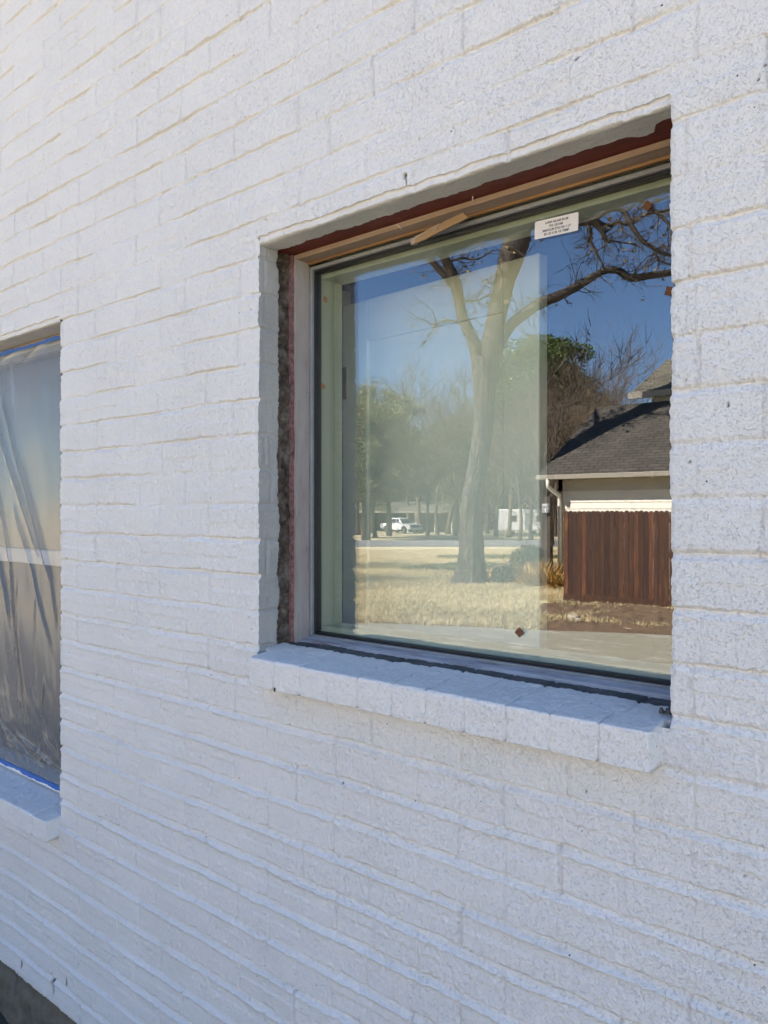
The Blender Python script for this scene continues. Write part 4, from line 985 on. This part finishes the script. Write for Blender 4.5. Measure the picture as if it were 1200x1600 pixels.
def leafy(seed, Ht, rx, rz_, n, leaf, lumps, zc0=.62, trunk_r=.25):
    rnd = random.Random(seed); rg = np.random.default_rng(seed); tr = MB()
    pts = [Vector((0, 0, -.1)), Vector((.1, 0, Ht * .25)), Vector((-.1, .1, Ht * .5)), Vector((0, 0, Ht * .8))]; tr.tube(pts, [trunk_r * 1.2, trunk_r, trunk_r * .7, trunk_r * .2], 8, True, .05)
    cs = []
    for k in range(lumps):
        a = rnd.uniform(0, 2 * PI); rr = math.sqrt(rnd.random()) * rx; z = Ht * zc0 + rnd.uniform(-1, 1) * rz_ * (1 - .5 * rr / rx)
        c = Vector((rr * math.cos(a), rr * math.sin(a), z)); cs.append((c, rnd.uniform(.14, .34) * rx))
        i = 1 + int(rnd.random() * 2); tr.tube([pts[i], (pts[i] + c) / 2 + rv(rnd, .2), c], [trunk_r * .35, trunk_r * .2, .03], 5, False)
    vs = []
    for k in range(n):
        c, s_ = cs[rnd.randrange(len(cs))]
        v = rv(rnd); v.normalize(); v *= s_ * (rnd.random() ** .4) * 1.0; v.z *= .7; p = c + v
        a = rv(rnd); a.normalize(); a *= leaf * rnd.uniform(.5, 1); b2 = a.cross(rv(rnd)).normalized() * leaf * rnd.uniform(.3, .7)
        vs += [p - a, p + b2, p + a, p - b2]
    cw = MB(); cw.v = [tuple(v) for v in vs]; cw.f = [(4 * k, 4 * k + 1, 4 * k + 2, 4 * k + 3) for k in range(n)]
    return tr, cw
def gpt(px, d):
    p = seen(px, 795, d); p.z = gz(p.x, p.y); return p
# bare trees: three built, others copied
WG = 'bare winter trees in the woods beyond the street'
protos = []
for sd_, Ht, r0 in ((1, 12.5, .22), (2, 13.5, .18), (3, 11.5, .25), (4, 14.0, .2)):
    protos.append(bare_tree_mesh(sd_, Ht, r0, (8, 6, 5, 4)))
spots = [(586, 72, 0), (626, 118, 1), (640, 124, 2), (657, 96, 0), (668, 78, 3), (684, 88, 1), (700, 90, 2), (712, 80, 1), (775, 74, 0), (795, 72, 3), (812, 60, 1), (830, 64, 3), (848, 55, 1),
         (862, 50, 3), (878, 58, 0), (892, 50, 1), (906, 56, 3), (920, 49, 1), (936, 55, 0), (950, 60, 1), (965, 57, 3), (982, 66, 2), (640, 106, 3), (690, 110, 0), (745, 100, 1), (800, 95, 2), (870, 80, 3), (930, 82, 1),
         (560, 84, 2), (580, 98, 3), (1010, 75, 2), (1040, 70, 0), (540, 72, 1), (520, 90, 3), (500, 80, 0), (470, 90, 2), (760, 88, 3), (905, 70, 0), (855, 68, 1), (835, 90, 0)]
first = {}
for i, (px, d_, k) in enumerate(spots):
    near = px > 800 and d_ < 75 
    lb = 'bare brown winter tree in the thicket behind the grey shingled garage' if near else 'bare winter tree standing around the far brown house across the street'
    gp = 'bare trees behind the garage' if near else 'bare trees around the far house'
    sc_ = random.uniform(.85, 1.1) * (1.0 if near or px > 720 else .88)
    if px < 770: sc_ = 1.12 * random.uniform(.9, 1.08) * (d_ / 88)
    if near: sc_ = {1: .95}.get(1) * (.74 if px < 925 else .92) * d_ / 52 * random.uniform(.9, 1.05)
    if k not in first:
        first[k] = make_tree('bare_tree', gpt(px, d_), *protos[k], M['woods'], M['woods'], lb, 'tree', gp, sc_, random.uniform(0, 6))
    else: copy_tree(first[k], gpt(px, d_), random.uniform(0, 6), sc_, lb, gp)
side = copy_tree(first[0], (-18.5, -5.0, 0), 1.0, .95, 'bare winter tree standing by the driveway outside the window reflection', None)
copy_tree(first[2], (-23, -9.5, 0), 2.0, .9, 'second bare winter tree standing further along the driveway', None)
tr, cw = leafy(31, 20.0, 5.6, 5.0, 40000, .18, 80, .72)
make_tree('evergreen_tree', gpt(848, 76), tr, cw, M['twig'], M['pine'], 'tall dark evergreen tree rising above the bare thicket', 'tree', None)
tr, cw = leafy(32, 17, 5.0, 5.0, 26000, .17, 60, .62)
make_tree('evergreen_tree', gpt(800, 84), tr, cw, M['twig'], M['pine'], 'lower evergreen tree just right of the big forked trunk', 'tree', None)
tr, cw = leafy(33, 16.5, 4.6, 6.0, 34000, .12, 150, .52, .35)
ol = make_tree('olive_tree', gpt(572, 63), tr, cw, M['bark'], M['olive'], 'yellow green tree at the left edge of the window reflection', 'tree', None, .92)
copy_tree(ol, gpt(608, 78), 2.0, .80, 'smaller yellow green tree over the roof of the far brown house', None)
copy_tree(ol, gpt(712, 92), 4.0, 1.0, 'yellow green tree just left of the big forked trunk', None)
copy_tree(ol, gpt(745, 84), 1.0, .98, 'yellow green tree half hidden behind the big forked trunk', None)
copy_tree(ol, gpt(520, 70), 3.0, .95, 'yellow green tree hidden left of the window edge', None)
eg2 = [o for o in bpy.data.objects if o.name.startswith('evergreen_tree')][1]
copy_tree(eg2, gpt(893, 72), 2.2, .80, 'rounded evergreen tree between the tall evergreen and the bare thicket over the garage roof', None)
copy_tree(ol, gpt(955, 64), 5.0, .74, 'olive brown tree over the middle of the garage roof', None)
# distant wood closing the horizon
rg = np.random.default_rng(77); tr = MB(); vs = []
n = 60000; px = rg.uniform(150, 1500, n); d_ = rg.uniform(118, 150, n); th = np.arctan((px - 600) / F); a = R(YAW) - th; rr = d_ / np.cos(th)
xx = -rr * np.sin(a); yy = 2 * GLASS + D - rr * np.cos(a)
top = 9.0 + 5 * vn(px, px * 0, 60, 3) + 3 * vn(px, px * 0, 17, 4); zz = -1.2 + top * rg.uniform(0, 1, n) ** .8
P0 = np.stack([xx, yy, zz], -1); aa = rg.normal(0, .45, (n, 3)); bb = rg.normal(0, .16, (n, 3)); aa[:, 2] += .5
V_ = np.stack([P0 - aa, P0 + bb, P0 + aa, P0 - bb], 1).reshape(-1, 3)
tag(raw_mesh('far_wood', V_, np.arange(4 * n).reshape(-1, 4), M['woods'], None, None, False), 'distant brown winter wood closing the view behind the far house', 'wood', None, 'stuff')

# golden strap-leaf plants and shrubs beside the garage corner
def strap_plant(loc, n, L_, m, label, seed, name='yucca', wd=.022, grp=None):
    rnd = random.Random(seed); b = MB(); o = empty(name, loc, 0, label, 'plant', grp)
    for k in range(n):
        a = rnd.uniform(0, 2 * PI); el = rnd.uniform(.25, 1.35); LL = L_ * rnd.uniform(.6, 1.1); d_ = Vector((math.cos(a) * math.cos(el), math.sin(a) * math.cos(el), math.sin(el)))
        p = Vector((rnd.gauss(0, .12), rnd.gauss(0, .12), 0)); s_ = Vector((-math.sin(a), math.cos(a), 0)) * wd; pts = [p]
        for q_ in range(4): pts.append(pts[-1] + d_ * LL / 4); d_ = (d_ + Vector((0, 0, -.28))).normalized()
        ws = (.7, 1, .9, .6, .05); vs = []
        for p_, w2 in zip(pts, ws): vs += [p_ - s_ * w2, p_ + Vector((0, 0, -.006)), p_ + s_ * w2]
        fs = []
        for q_ in range(4):
            for j in range(2): a_ = q_ * 3 + j; fs.append((a_, a_ + 1, a_ + 4, a_ + 3))
        b.add(vs, fs)
    b.build('leaves', m, o); return o
for i, (px, d_, n, L_, lb) in enumerate(((778, 20.3, 150, .48, 'small clump of golden strap leaves beside the base of the big trunk'), (812, 19.6, 220, .62, 'golden strap leaved clump between the two dark shrubs'),
                                         (836, 19.0, 260, .70, 'largest golden strap leaved clump left of the downspout'), (858, 18.7, 260, .72, 'golden strap leaved clump under the downspout'), (874, 18.2, 160, .6, 'golden strap leaved clump against the fence end'))):
    strap_plant(gpt(px, d_), n, L_, M['yucca'], lb, 40 + i)
def shrub(loc, rx, h_, n, label, seed):
    rnd = random.Random(seed); o = empty('shrub', loc, 0, label, 'shrub'); st_ = MB(); lf = MB()
    for k in range(26):
        a = rnd.uniform(0, 2 * PI); twig(st_, Vector((0, 0, 0)), Vector((math.cos(a) * rx, math.sin(a) * rx, h_)), h_ * rnd.uniform(.8, 1.2), .012, 2, rnd, 3)
    for k in range(n):
        v = rv(rnd); v.normalize(); v *= rnd.random() ** .4; p = Vector((v.x * rx, v.y * rx, h_ * .5 + v.z * h_ * .5)); a = rv(rnd, .03); c = rv(rnd, .02); lf.add([p - a, p + c, p + a, p - c], [(0, 1, 2, 3)])
    st_.build('stems', M['twig'], o); lf.build('leaves', M['shrub'], o); return o
shrub(gpt(792, 19.4), .38, .45, 2600, 'low dark shrub right of the big trunk base', 51)
shrub(gpt(828, 21.5), .55, .9, 3600, 'taller dark twiggy shrub behind the golden clumps', 52)
tr, cw = bare_tree_mesh(9, 6.5, .10, (7, 5, 4, 3))
make_tree('small_bare_tree', gpt(848, 23.5), tr, cw, M['twig'], M['twig'], 'slender bare tree beside the garage corner', 'tree', None)

# ============================================================ FENCE
fe = empty('picket_fence', (-7.45, fy, gz(-7.45, fy)), 0, 'dark brown stained wood fence with scalloped picket tops', 'fence')
pk = MB(); z_b = .05; wdt = .089; nP = 0; x = 0.0; rnd = random.Random(6)
for i in range(100):
    h_ = 1.76 + rnd.uniform(-.008, .008); x0_ = i * (wdt + .006); x1_ = x0_ + wdt; yo = rnd.uniform(-.006, .006); c = .028
    prof = [(x0_, z_b), (x1_, z_b), (x1_, h_ - c), (x1_ - c, h_), (x0_ + c, h_), (x0_, h_ - c)]
    vs = [(a, yo, z) for a, z in prof] + [(a, yo - .016, z) for a, z in prof]
    mbp = MB().add(vs, [(5, 4, 3, 2, 1, 0)[::-1][::-1], (6, 7, 8, 9, 10, 11)] + [(k, (k + 1) % 6, (k + 1) % 6 + 6, k + 6) for k in range(6)])
    mbp.build('picket', M['fence'], fe)
b = MB()
for z in (.3, .95, 1.6): b.box(0, 9.2, -.06, -.018, z - .045, z + .045)
b.build('rail', M['fence'], fe)
for k in range(4):
    b = MB(); b.box(.02 + k * 3.0, .11 + k * 3.0, -.16, -.062, -.2, 1.70); b.build('post', M['fence'], fe)
b = MB(); b.box(0, 9.2, .004, .03, .0, .14); b.build('kickboard', M['fence'], fe)

# ============================================================ NEIGHBOUR'S GARAGE HOUSE
nx, ny = -9.45, -16.1
nh = empty('neighbour_house', (nx, ny, gz(nx, ny)), 0, 'cream sided neighbour house with low grey shingle roof and taller gable', 'house')
g0 = -gz(nx, ny)
EZ = 2.55 + g0      # eave height above its base
def siding(mb, x0, x1, y, z0, z1, lap=.155):
    z = z0
    while z < z1 - .01:
        zt = min(z + lap, z1); mb.add([(x0, y + .016, z), (x1, y + .016, z), (x1, y, zt), (x0, y, zt), (x0, y, z)], [(0, 1, 2, 3), (4, 3, 0)]); mb.add([(x0, y, z), (x1, y, z), (x1, y + .016, z), (x0, y + .016, z)], [(0, 1, 2, 3)]); z = zt
b = MB(); siding(b, .0, 14, 0, 0, EZ - .02)
b.add([(0, 0, 0), (0, -7, 0), (0, -7, EZ), (0, -3.0, EZ + 2.1), (0, 0, EZ)], [(0, 1, 2, 3, 4)])
b.build('wall', M['siding'], nh)
b = MB(); b.box(-.02, .10, -.02, .028, 0, EZ - .05); b.box(-.02, 14, 0, .028, EZ - .34, EZ - .05); b.build('corner_trim', M['trim'], nh)
OH = .44; PT = .62
b = MB()
e0 = (-.35, OH, EZ); rid = (-2.8 - OH)
L_r = OH + 2.8
b.add([(-.35, OH, EZ), (14, OH, EZ), (14, -2.8, EZ + PT * L_r), (-.35, -2.8, EZ + PT * L_r), (-.35, OH, EZ + .05), (14, OH, EZ + .05), (14, -2.8, EZ + PT * L_r + .05), (-.35, -2.8, EZ + PT * L_r + .05)],
      [(0, 3, 2, 1), (4, 5, 6, 7), (0, 1, 5, 4), (0, 4, 7, 3)])
b.add([(-.35, -2.8, EZ + PT * L_r), (14, -2.8, EZ + PT * L_r), (14, -7, EZ), (-.35, -7, EZ), (-.35, -2.8, EZ + PT * L_r + .05), (14, -2.8, EZ + PT * L_r + .05), (14, -7, EZ + .05), (-.35, -7, EZ + .05)],
      [(0, 3, 2, 1), (4, 5, 6, 7), (0, 4, 7, 3)])
b.build('roof', M['shingle'], nh, uvscale=1)
b = MB(); b.box(-.36, 14, OH, OH + .09, EZ - .06, EZ + .05); b.box(-.35, 14, 0.03, OH, EZ - .05, EZ - .03)
b.build('gutter', M['gutter'], nh, bevel=.01)
b = MB(); b.tube([(-.06, OH + .04, EZ - .05), (-.06, OH + .04, EZ - .22), (.05, .10, EZ - .45), (.05, .09, EZ - .6), (.05, .09, .05)], .05, 8); b.build('downspout', M['siding'], nh, smooth=True)
b = MB(); siding(b, 1.0, 14, -3.3, EZ + .8, EZ + 2.26); b.add([(1.0, -3.3, EZ), (1.0, -7.6, EZ), (1.0, -7.6, EZ + 2.3), (1.0, -5.4, EZ + 3.4), (1.0, -3.3, EZ + 2.3)], [(0, 1, 2, 3, 4)])
b.build('upper_wall', M['siding'], nh)
uz = EZ + 2.30; P2 = .51
b = MB(); b.add([(.55, -2.9, uz), (14, -2.9, uz), (14, -5.4, uz + P2 * 2.5), (.60, -5.4, uz + P2 * 2.5), (.55, -2.9, uz + .06), (14, -2.9, uz + .06), (14, -5.4, uz + P2 * 2.5 + .06), (.60, -5.4, uz + P2 * 2.5 + .06)],
                 [(0, 3, 2, 1), (4, 5, 6, 7), (0, 1, 5, 4), (0, 4, 7, 3)])
b.add([(.60, -5.4, uz + P2 * 2.5), (14, -5.4, uz + P2 * 2.5), (14, -8, uz), (.55, -8, uz)], [(0, 1, 2, 3)])
b.build('upper_roof', M['shingle2'], nh, uvscale=1)
b = MB(); b.box(.53, 14, -2.9, -2.8, uz - .10, uz + .07); b.build('upper_gutter', M['gutter'], nh, bevel=.01)
# electric meter on a post by the corner
p = gpt(857, 19.2)
em = empty('utility_post', p, 0, 'dark utility post with small meter box beside the downspout', 'post')
b = MB(); b.box(-.08, .08, -.08, .08, 0, 2.15); b.build('post', M['twig'], em)
b = MB(); b.box(-.09, .09, .082, .17, 1.75, 1.98); b.build('meter_box', M['alu'], em, bevel=.01)
b = MB(); b.box(-.06, .06, .172, .18, 1.93, 1.955); b.box(.0, .03, .172, .18, 1.78, 1.86); b.build('meter_plate', M['white'], em)

# ============================================================ FAR HOUSE, TRUCK, TRAILER
def facing_axis(px):   # rotation so that local -y looks back at the window
    return -math.atan2(1, 1) * 0 + R(-YAW) + 0
p = gpt(650, 104)
fh = empty('far_house', p, R(-YAW) + R(180) * 0, 'low brown house with open carport across the street', 'house')
# local frame: +x runs right as seen mirrored, +y toward the viewer
b = MB(); b.box(-1.0, 7.5, -7, -.5, 0, 2.7); b.box(-7.5, -6.9, -7, .2, 0, 2.7); b.box(-7.5, -1.0, -7, -6.8, 0, 2.7); b.build('wall', M['brownbrick'], fh)
b = MB(); b.add([(-8.2, .9, 2.75), (8.2, .9, 2.75), (8.2, -3.5, 4.1), (-8.2, -3.5, 4.1), (-8.2, -7.6, 2.75), (8.2, -7.6, 2.75), (-8.2, .9, 2.6), (8.2, .9, 2.6), (8.2, -7.6, 2.6), (-8.2, -7.6, 2.6)],
                [(0, 1, 2, 3), (3, 2, 5, 4), (6, 7, 1, 0), (0, 3, 4, 9, 6), (1, 7, 8, 5, 2), (6, 9, 8, 7)])
b.build('roof', M['shingle2'], fh, uvscale=1)
b = MB(); b.box(-8.25, 8.25, .9, 1.0, 2.58, 2.78); b.build('fascia', M['trim'], fh)
for x in (-1.3, -.2, 2.4, 4.6): b = MB(); b.box(x, x + .28, .3, .58, 0, 2.6); b.build('post', M['siding'], fh)
for x in (1.0, 5.4): b = MB(); b.box(x, x + 1.1, -.49, -.44, 1.0, 2.1); b.build('window', M['darkglass'], fh)

def wheel(mb_par, x, y, z, r_, wd):
    t_ = MB(); t_.tube([(x - wd / 2, y, z), (x - wd / 2 + .03, y, z), (x + wd / 2 - .03, y, z), (x + wd / 2, y, z)], [r_ * .9, r_, r_, r_ * .9], 24)
    w_ = t_.build('wheel', M['tyre'], mb_par, smooth=False)
    MB().tube([(x - wd / 2 - .01, y, z), (x + wd / 2 + .01, y, z)], [r_ * .58, r_ * .58], 20).build('rim', M['steel'], w_)
p = gpt(626, 97)
tk = empty('pickup_truck', p, R(-YAW) + R(-38), 'white crew cab pickup truck parked in front of the carport', 'pickup truck')
# local: +y = nose
def extr(profile, x0, x1, taper=0.0):
    mb_ = MB(); n = len(profile); vs = [(x0 + (taper * max(0, z - 1.15)), y, z) for y, z in profile] + [(x1 - (taper * max(0, z - 1.15)), y, z) for y, z in profile]
    mb_.add(vs, [tuple(range(n)), tuple(range(2 * n - 1, n - 1, -1))] + [(k, k + n, (k + 1) % n + n, (k + 1) % n) for k in range(n)]); return mb_
body = extr([(2.85, .55), (2.9, .8), (2.82, 1.12), (1.35, 1.22), (-2.8, 1.22), (-2.85, .6), (-2.3, .5), (-2.2, .75), (-1.9, .92), (-1.6, .92), (-1.3, .75), (-1.2, .45), (1.25, .45), (1.35, .75), (1.6, .92), (1.95, .92), (2.25, .75), (2.35, .5)], -.98, .98)
body.build('body', M['truck'], tk, bevel=.04)
extr([(1.35, 1.222), (.55, 1.86), (-.9, 1.9), (-1.15, 1.222)], -.93, .93, .22).build('cab', M['truck'], tk, bevel=.05)
b = MB(); b.add([(-.80, 1.345, 1.26), (.80, 1.345, 1.26), (.66, .66, 1.80), (-.66, .66, 1.80)], [(0, 1, 2, 3)]); b.build('windscreen', M['darkglass'], tk)
for s_ in (-1, 1):
    for y0_, y1_ in ((1.02, .22), (.12, -.82)):
        b = MB(); b.add([(s_ * .925, y0_, 1.27), (s_ * .925, y1_, 1.27), (s_ * .80, y1_ + (.0 if y1_ > -.5 else .12), 1.79), (s_ * .80, min(y0_, .52), 1.79)], [(0, 1, 2, 3)]); b.build('side_window', M['darkglass'], tk)
b = MB(); b.box(-.62, .62, 2.86, 2.93, .74, 1.04); b.build('grille', M['darkglass'], tk)
b = MB(); b.box(-.97, .97, 2.84, 3.0, .50, .70); b.build('bumper', M['truck'], tk, bevel=.03)
for s_ in (-1, 1):
    b = MB(); b.box(s_ * .80 - .13, s_ * .80 + .13, 2.85, 2.92, .82, 1.03); b.build('headlight', M['alu'], tk)
    b = MB(); b.box(s_ * 1.06 - .09, s_ * 1.06 + .09, .95, 1.05, 1.25, 1.45); b.build('mirror', M['truck'], tk)
    for y in (1.78, -1.75): wheel(tk, s_ * .85, y, .38, .38, .26)
p = gpt(812, 76)
rvh = empty('travel_trailer', p, R(-YAW) + R(6), 'white travel trailer parked behind the tree trunks across the street', 'trailer')
b = MB(); b.box(-2.2, 2.9, -2.3, 0, .55, 2.65); b.build('body', M['truck'], rvh, bevel=.12)
b = MB(); b.box(-.9, -.3, .0, .03, 1.45, 2.05); b.build('window', M['darkglass'], rvh)
b = MB(); b.box(1.6, 2.3, .0, .03, 1.45, 2.05); b.build('window', M['darkglass'], rvh)
b = MB(); b.box(.5, 1.1, .0, .025, .7, 2.3); b.build('door', M['alu'], rvh)
wheel(rvh, .0, -.25, .35, .35, .22)
for o in rvh.children:
    if o.name.startswith('wheel'): o.rotation_euler.z = 0
